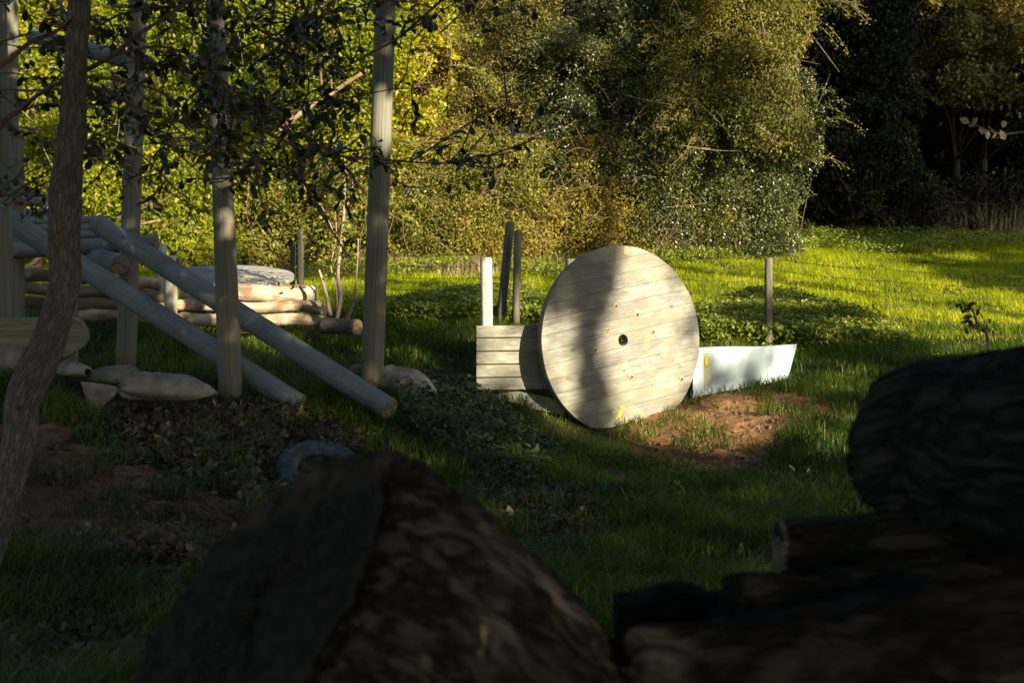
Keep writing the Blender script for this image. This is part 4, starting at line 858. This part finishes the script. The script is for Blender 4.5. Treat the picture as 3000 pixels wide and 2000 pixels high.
# ------------------------------------------------------------------ grass and ground cover
def frust(n, y0, y1, mrg=.7):
    y = np.sqrt(rs.rand(n)*(y1**2-y0**2)+y0**2); x = (rs.rand(n)*2-1)*(.372*y+mrg); return x, y
def blades(name, x, y, h, w, m, label, lean=1.0, rbias=0, col=None, cat='grass'):
    n = len(x); z = gz(x, y)-.01; az = rs.rand(n)*6.283; d = np.c_[np.cos(az), np.sin(az), np.zeros(n)]; sd_ = np.c_[-np.sin(az+rs.rand(n)), np.cos(az), np.zeros(n)]
    ln = (lean*(rs.rand(n)*1.0+.2))[:, None]*h[:, None]; B = np.c_[x, y, z]; hh = h[:, None]*np.array([[0, 0, 1.]])
    ww = (w*(.7+.6*rs.rand(n)))[:, None]*sd_
    mid = B+hh*.58+d*ln*.30; tip = B+hh*(1-.2*rs.rand(n))[:, None]+d*ln
    V = np.stack([B-ww, B+ww, mid+ww*.8, mid-ww*.8, tip], 1).reshape(-1, 3); i = np.arange(n)*5
    F4 = np.stack([i, i+1, i+2, i+3], -1); F3 = np.stack([i+3, i+2, i+4], -1)
    rn = np.clip(fbm(np.c_[x, y]*1.6, 31, 4)*1.9-.5+(rs.rand(n)-.5)*.6+rbias, 0, .95); dry = rs.rand(n) < .035; rn = np.where(dry, 1, rn)
    o = mk(name, V, [F4, F3], m, attrs={'rnd': np.repeat(rn, 5)}, smooth=False); return tag(o, label, cat, kind='stuff')
def keep(x, y, dens):
    return rs.rand(len(x)) < dens
LIT1 = [(330,1230),(900,1180),(1050,1300),(1000,1500),(800,1560),(560,1640),(300,1640),(200,1480),(420,1400)]
SBP = [(140,1050),(420,1040),(640,1120),(660,1190),(560,1225),(330,1230),(240,1180),(150,1140)]
def near_density(x, y):
    P = np.c_[x, y, gz(x, y)]; u, v = pix(P); u2 = u+(vnoise(P*2, 14)-.5)*120; v2 = v+(vnoise(P*2, 18)-.5)*90
    e = inpoly(u2, v2, E1) | inpoly(u2, v2, E2); l = inpoly(u2, v2, LIT1) | inpoly(u2, v2, [(1350,1380),(1750,1430),(1800,1600),(1450,1580)])
    tyz = inpoly(u, v, [(760,1270),(1060,1260),(1080,1480),(740,1480)]) & (P[:, 1] > 8.8) & (P[:, 1] < 10.6)
    cl = fbm(P*1.3, 40, 3); d = np.clip((cl-.30)*3.5, .25, 1)
    d = np.where(l & (P[:, 1] < 12.5), d*.30, d); d = np.where(inpoly(u, v, SBP) & (P[:, 1] < 14), .04, d); tuft = vnoise(P*3.3, 44) > .63
    d = np.where(tyz, .05, d)
    return np.where(e & (P[:, 1] < 15.2) & (P[:, 1] > 6), np.where(tuft, .45, .01), d), cl
for nm, n, y0, y1, hw, m, lab in (('grass', 95000, 3.6, 9, (.125, .0032), 'grass', 'dim grass in the deep shade of the foreground'), ('grass', 120000, 9, 14.5, (.115, .0040), 'grass', 'grass on the bank and around the cable drum'),
                           ('grass', 90000, 14.5, 19, (.12, .0055), 'grass', 'taller grass behind the poles and along the fence')):
    x, y = frust(n, y0, y1); d, cl = near_density(x, y); k = keep(x, y, d); x, y, cl = x[k], y[k], cl[k]
    h = hw[0]*(.45+1.1*cl)*(.5+.8*rs.rand(len(x)))*(.45+1.15*vnoise(np.c_[x, y]*3.5, 91)); blades(nm, x, y, h, hw[1], M[m] if y0 < 14 else M['grass_mid'] if 'grass_mid' in M else M[m], lab)
x, y = frust(230000, 18.0, 33.5, 1.2); cl = fbm(np.c_[x, y]*.8, 51, 3); h = .115*(.3+1.2*cl)*(.5+.8*rs.rand(len(x)))*(.35+1.3*vnoise(np.c_[x, y]*2.3, 92)); blades('meadow_grass', x, y, h, .0070, M['grass_far'], 'bright sunlit meadow grass sloping up beyond the fence')
def patch(poly, Y0, Y1, n):
    """points on the ground whose picture lies in poly"""
    out = []
    while sum(map(len, out)) < n:
        x, y = frust(n*4, Y0, Y1); P = np.c_[x, y, gz(x, y)]; u, v = pix(P); out.append(P[inpoly(u, v, poly)])
        if len(out) > 60: break
    return np.vstack(out)[:n]
for poly, n, Y0, Y1, lab in (([(2040,930),(2110,905),(2200,890),(2330,900),(2450,945),(2620,1010),(2760,1060),(2500,1050),(2060,1030)], 26000, 16.9, 22, 'mound of nettles in shade right of the drum'),
                   ([(1120,930),(1200,900),(1320,885),(1480,890),(1620,920),(1620,1010),(1400,1000),(1120,975)], 24000, 16.6, 22.5, 'shaded nettle mound behind the leaning fence posts'),
                   ([(1500,800),(1700,770),(2000,750),(2300,700),(2430,705),(2400,735),(2200,760),(1900,790),(1500,822)], 14000, 24.5, 31, 'weeds and bramble tips along the foot of the lit hedge'),
                   ([(880,790),(1500,765),(1500,800),(1200,815),(880,820)], 7000, 23, 27.5, 'weeds along the hedge foot behind the cracked pole'),
                   ([(2380,720),(2500,690),(2700,700),(3000,715),(3000,740),(2700,750),(2500,755)], 6000, 26, 33.5, 'rank nettles at the foot of the dark hollow')):
    P = patch(poly, Y0, Y1, n); hm = (.10+.34*fbm(P*.7, 60, 2))*np.sqrt(rs.rand(len(P))); P[:, 2] += hm
    D = rs.normal(size=(len(P), 3)); D[:, 2] = -abs(D[:, 2])*.4; o = leafobj('nettle_patch', P, .062, M['lf_nettle'], tmpl=LEAF4, D=D, up=np.array([0, -.2, 1.])); tag(o, lab, 'nettles', kind='stuff')
P = patch([(1150,1150),(1330,1130),(1480,1230),(1640,1350),(1560,1450),(1350,1370),(1200,1270)], 9.5, 13.5, 5200); P[:, 2] += .03+.16*rs.rand(len(P))**1.5
D = rs.normal(size=(len(P), 3)); D[:, 2] *= .3; o = leafobj('ground_ivy', P, .052, M['lf_ivy'], tmpl=LEAF5, D=D, up=np.array([0, -.3, 1.])); tag(o, 'low dark bramble and ivy leaves spilling down the bank left of the drum', 'ground cover', kind='stuff')
def litE(P):
    u, v = pix(P); e = inpoly(u, v, E1); return P[~e | (rs.rand(len(P)) < .13)]
P = np.vstack([litE(patch(LIT1, 7, 12.3, 6200)), patch([(1350,1380),(1750,1430),(1800,1600),(1450,1580)], 7.5, 11, 900), patch([(0,1560),(600,1600),(640,2000),(0,2000)], 4, 8.2, 2300), patch([(100,1180),(900,1150),(1200,1250),(900,1350),(300,1300)], 9, 12, 900), patch([(1300,1250),(2600,1330),(2500,1700),(1500,1650)], 7, 12.5, 420), patch(E1, 6.5, 11, 160)])
P[:, 2] += .008+.02*rs.rand(len(P)); D = rs.normal(size=(len(P), 3)); D[:, 2] *= .35
o = leafobj('leaf_litter', P, .066, M['lf_dead'], tmpl=LEAF5, D=D, up=np.array([0, 0, 1.])); tag(o, 'curled brown fallen leaves scattered over the bank and hollow', 'fallen leaves', kind='stuff')
# crumbs of soil
P = np.vstack([patch(E2, 11, 15, 1300), patch(E1, 7, 10, 400)]); mb = MB(); T0, T1 = boxm((0, 0, 0), np.eye(3), (1, 1, 1))
rn_ = rs.normal(size=(len(P), 8, 3))*.35; V = (P[:, None]+(T0[None]+rn_)*(.003+.014*rs.rand(len(P))**4)[:, None, None]).reshape(-1, 3); F = (np.arange(len(P))[:, None, None]*8+T1[None]).reshape(-1, 4)
M['clod'] = flatmat('soil_clod', [(.3, (.08, .04, .02)), (.7, (.24, .13, .065))], 20); o = mk('soil_clods', V, [F], M['clod'], smooth=True); tag(o, 'loose clods of orange-brown soil on the bare patches', 'soil', kind='stuff')
# straw fringe along hedge foot + stalks in the hollow
x = np.r_[rs.uniform(-6, 2.0, 5200), rs.uniform(5.5, 13, 2600)]; y = np.r_[rs.uniform(24.8, 26.8, 5200), rs.uniform(31.4, 33.2, 2600)]
h = np.r_[(.10+.32*rs.rand(5200))*(.3+1.2*vnoise(np.c_[x[:5200], y[:5200]]*1.5, 3)), .3+.9*rs.rand(2600)]; ks_ = ((np.arange(7800) >= 5200) & (rs.rand(7800) < .15)) | (vnoise(np.c_[x, y]*1.2, 77) > .45); x, y, h = x[ks_], y[ks_], h[ks_]; blades('dry_grass', x, y, h, .006, M['straw'], 'dry straw-coloured stalks along the foot of the hedge', lean=1.1)

# ------------------------------------------------------------------ unseen trees added behind the camera, crowns shaped to throw the shade
Uv = np.array([math.cos(SUN_AZ), math.sin(SUN_AZ)]); Av = np.array([-math.sin(SUN_AZ), math.cos(SUN_AZ)]); TE = math.tan(SUN_EL)
bv = []; bf = []
def addp(V, F):
    o = sum(map(len, bv)); bv.append(np.asarray(V)); bf.extend([tuple(int(i)+o for i in f) for f in F])
xs2 = np.linspace(-20, 24, 150); ys2 = np.linspace(-2, 36, 140); X2, Y2 = np.meshgrid(xs2, ys2); Z2 = gz(X2.ravel(), Y2.ravel()); I = (np.arange(139)[:, None]*150+np.arange(149)[None]).ravel()
addp(np.c_[X2.ravel(), Y2.ravel(), Z2], np.stack([I, I+1, I+151, I+150], -1))
ph = np.linspace(0, 6.283, 24, endpoint=False); addp([DC+(dt*math.cos(t)+du*math.sin(t))*DR for t in ph], [tuple(range(24))])
addp(Q, [(0, 1, 2, 3)])
for q in ([(1385, 945, 13.4), (1600, 945, 13.4), (1600, 1140, 13.4), (1385, 1140, 13.4)], [(1335, 700, 13.5), (1505, 700, 13.5), (1505, 950, 13.5), (1335, 950, 13.5)], [(60, 790, 15.6), (950, 830, 15.5), (950, 960, 15.4), (60, 960, 15.4)],
          [(1060, -50, 12.4), (1160, -50, 12.4), (1125, 1140, 12.4), (1060, 1140, 12.4)], [(590, -50, 11.7), (680, -50, 11.7), (715, 1150, 11.7), (640, 1150, 11.7)], [(280, 610, 13.2), (1160, 1180, 11.4), (1100, 1230, 11.4), (260, 680, 13.2)], [(370, -50, 14), (430, -50, 14), (400, 1085, 14), (340, 1085, 14)],
          [(-300, -300, 25.6), (2450, -300, 26.6), (2350, 720, 27.2), (-300, 790, 25.5)], [(2400, -300, 30.0), (2800, -300, 30.0), (2800, 640, 30.0), (2400, 640, 30.0)], [(2300, -300, 32.5), (3400, -300, 32.5), (3400, 690, 32), (2300, 690, 32)]):
    addp([at(*p) for p in q], [(0, 1, 2, 3)])
bvh = BVHTree.FromPolygons([Vector(v) for v in np.vstack(bv)], bf)
# where the sun reaches, by picture region (later entries win)
SH = [([(-400, -400), (2330, -400), (2480, -400), (2500, 0), (2440, 250), (2340, 420), (2380, 560), (2350, 700), (1500, 780), (-400, 830)], .95),
      ([(-400, -400), (1000, -400), (960, 250), (700, 420), (200, 460), (-400, 520)], .62), ([(-400, -400), (330, -400), (300, 300), (200, 460), (-400, 520)], .35), ([(2420, -400), (2740, -400), (2740, 560), (2420, 560)], .05),
      ([(1500, -50), (2000, -50), (2150, 200), (2100, 480), (1700, 420), (1480, 200)], .70),
      ([(2250, 430), (2400, 430), (2400, 560), (2260, 560)], .3),
      ([(2740, -400), (3400, -400), (3400, 300), (2960, 220), (2850, 160)], .8),
      ([(900, 780), (1500, 760), (2350, 690), (2520, 735), (2640, 745), (2850, 745), (3300, 800), (3300, 1040), (2720, 1055), (1050, 860), (900, 850)], 1.0),
      ([(2620, 752), (2800, 775), (2900, 760), (3300, 780), (3300, 885), (2950, 872), (2760, 820)], .06),
      ([(2860, 735), (3300, 735), (3300, 800), (2900, 775)], .3),
      ([(1110, 880), (1280, 855), (1450, 870), (1640, 910), (1640, 1120), (1100, 1120)], .22), ([(1050, 845), (1300, 830), (1300, 880), (1050, 900)], .45),
      ([(2040, 885), (2150, 870), (2260, 880), (2360, 905), (2480, 945), (2600, 1000), (2720, 1060), (2600, 1075), (2040, 1075)], .32),
      ([(560, 815), (935, 830), (960, 900), (960, 955), (560, 965)], .98), ([(440, 830), (560, 830), (560, 960), (440, 960)], .55), ([(560, 965), (960, 960), (880, 1060), (600, 1040)], .5), ([(560, 780), (860, 780), (860, 822), (560, 822)], .25), ([(60, 790), (440, 800), (440, 960), (60, 960)], .15),
      ([(1345, 700), (1500, 700), (1500, 960), (1345, 960)], 1.0),
      ([(1370, 940), (1530, 940), (1530, 1150), (1370, 1150)], 1.0), ([(1530, 945), (1600, 945), (1600, 1150), (1530, 1150)], .3),
      ([(1060, 40), (1165, 40), (1150, 420), (1060, 470)], .85), ([(620, 20), (690, 20), (690, 330), (640, 330)], .4),
      ([(1590, 715), (2060, 715), (2060, 1280), (1590, 1280)], .96), ([(1670, 700), (1780, 700), (1765, 1000), (1785, 1290), (1700, 1290), (1700, 1000)], .02), ([(1860, 740), (2000, 780), (2030, 920), (1900, 880), (1850, 820), (1800, 800), (1790, 740)], 1.0), ([(1780, 1100), (1960, 1060), (1960, 1200), (1840, 1290), (1780, 1290)], 1.0), ([(1780, 930), (1900, 900), (1980, 1000), (1900, 1100), (1790, 1050)], .78),
      ([(1600, 760), (1650, 740), (1690, 740), (1680, 880), (1640, 930), (1590, 930)], .35), ([(1990, 960), (2050, 940), (2060, 1020), (2010, 1060)], .6),
      ([(2000, 1000), (2360, 1000), (2320, 1130), (2000, 1180)], .90), ([(2050, 1075), (2115, 1075), (2115, 1170), (2020, 1170)], .1), ([(2160, 1050), (2240, 1050), (2200, 1120), (2140, 1120)], .5),
      ([(1830, 1300), (2000, 1240), (2150, 1230), (2210, 1290), (2160, 1345), (1960, 1345)], 1.0), ([(2000, 1150), (2350, 1150), (2400, 1250), (2250, 1300), (2120, 1240), (1980, 1240)], .60), ([(2350, 1080), (2560, 1090), (2560, 1350), (2380, 1380), (2250, 1330)], .40), ([(1750, 1270), (1850, 1270), (1850, 1340), (1780, 1310)], .6)]
def litval(px, py):
    r = np.zeros(len(px))
    for poly, v in SH: r = np.where(inpoly(px, py, poly), v, r)
    return r
cs = .12; us = np.arange(-6, 33, cs); vs_ = np.arange(-1.5, 15.5, cs); UU, VV = np.meshgrid(us, vs_); UU = UU.ravel(); VV = VV.ravel()
A0 = -12.0; dirv = Vector(-SUN); hit = np.full((len(UU), 3), np.nan)
org = np.c_[UU[:, None]*Uv+A0*Av, VV-A0*TE]
for i, o_ in enumerate(org):
    h_ = bvh.ray_cast(Vector(o_), dirv)[0]
    if h_ is not None: hit[i] = h_
ok = ~np.isnan(hit[:, 0]); hx, hy = pix(np.nan_to_num(hit)); lv = litval(hx, hy)
inside = ok & (hx > -350) & (hx < 3350) & (hy > -400) & (hit[:, 1] > 3)
thr = .10+.8*np.clip((fbm(np.c_[UU, VV]*2.2, 71, 3)-.5)*2.6+.5, 0, 1)
shade = np.where(inside, lv < thr, np.where(ok & (hit[:, 1] < 26), VV < 9, False)); shade &= ~(np.isnan(hit[:, 0]))
cells = np.where(shade)[0]
trk = DC+dt*(-.335)+du*0; u_tr = trk[0]*Uv[0]+trk[1]*Uv[1]
tus = [0.5, 4.5, u_tr, 13.2, 18.0, 23.0, 29.0]
labs = ['first added shade tree behind the camera on the left', 'second added shade tree behind the camera', 'unseen thin-trunked shade tree whose shadow crosses the drum', 'added shade tree to the right behind the camera', 'broad added shade tree far to the right', 'tall added shade tree beyond the right edge', 'outermost added shade tree on the right']
own = np.argmin(np.abs(UU[cells][:, None]+(rs.rand(len(cells), 1)-.5)*2-np.array(tus)[None]), 1)
for k, tu in enumerate(tus):
    b2 = tu*Uv+(A0-.5)*Av; b = np.array([b2[0], b2[1], g1(b2[0], b2[1])]); o = thing('added_shade_tree', labs[k], 'tree', b, 'unseen trees added for their shade')
    r = .165 if k == 2 else .20; tp = np.array([b[0], b[1], 19.0 if k != 2 else 14.5]); P = [b-up*.2]+[b+(tp-b)*t+np.array([.05*math.sin(5*t+k), .05*math.cos(4*t), 0]) for t in np.linspace(.1, 1, 7)]
    mtube('trunk', P, np.linspace(r, r*.75, 8), M['bark_trunk'], o, sides=20, n=40, rough=.06)
    c_ = cells[own == k]
    if len(c_) == 0: continue
    rep = np.repeat(c_, 5); jit = (rs.rand(len(rep), 2)-.5)*cs*1.3; al = A0+(rs.rand(len(rep))-.5)*2.4; uu = UU[rep]+jit[:, 0]; vv = VV[rep]+jit[:, 1]
    P = np.c_[uu[:, None]*Uv+al[:, None]*Av, vv-al*TE]; P = P[P[:, 2] > .3]
    # leaves roughly face the open sky / sun so that a thin crown is opaque
    D = np.cross(np.tile(SUN, (len(P), 1)), rs.normal(size=(len(P), 3))); leafobj('crown', P, .18, M['lf_shade'], o, tmpl=LEAF4, D=D, spread=.4, up=SUN)
def canopy(label, cx, cy, rx, ry, z0, z1, n, base):  # unseen overhead crown, added to cut skylight on the foreground
    r_ = rs; P = []
    a = r_.rand(n)*6.283; q = np.sqrt(r_.rand(n)); P = np.c_[cx+rx*q*np.cos(a), cy+ry*q*np.sin(a), z0+(z1-z0)*r_.rand(n)]
    # keep the sun paths of the lit places open
    keepm = np.ones(n, bool)
    for i, p in enumerate(P):
        h_ = bvh.ray_cast(Vector(p), dirv)[0]
        if h_ is None: continue
        x_, y_ = pix(np.array(h_)); 
        if -300 < x_[0] < 3300 and y_[0] > -300 and h_[1] > 3 and litval(x_, y_)[0] > .3: keepm[i] = False
    P = P[keepm]; px_, py_ = pix(P); fr_ = (P[:, 1] > .2) & (px_ > -80) & (px_ < 3080) & (py_ > -120) & (py_ < 2100); P = P[~fr_]
    o = thing('added_overhead_tree', label, 'tree', (base[0], base[1], g1(*base)), 'unseen trees added for their shade'); b = ORG[o.name]
    mtube('trunk', [b-up*.2, b+up*2.5, np.array([(b[0]*2+cx)/3, (b[1]*2+cy)/3, z0-.3]), np.array([cx, cy, z0+.5])], [.22, .19, .14, .06], M['bark_trunk'], o, sides=18, n=30, rough=.06)
    leafobj('crown', P, .30, M['lf_shade'], o, tmpl=LEAF4)
canopy('wide leafy tree added unseen over the camera to dim the foreground', 0, -1.5, 7, 5.5, 4.2, 6.5, 21000, (-2.5, -4))
canopy('leafy tree added unseen over the left bank to dim it', -6.5, 6.5, 4, 6.5, 5.0, 7.5, 4200, (-7.5, 5))
canopy('leafy tree added unseen above the front hollow to dim it', 1.2, 5.5, 5, 3.6, 5.2, 7.4, 11000, (6.2, 3))
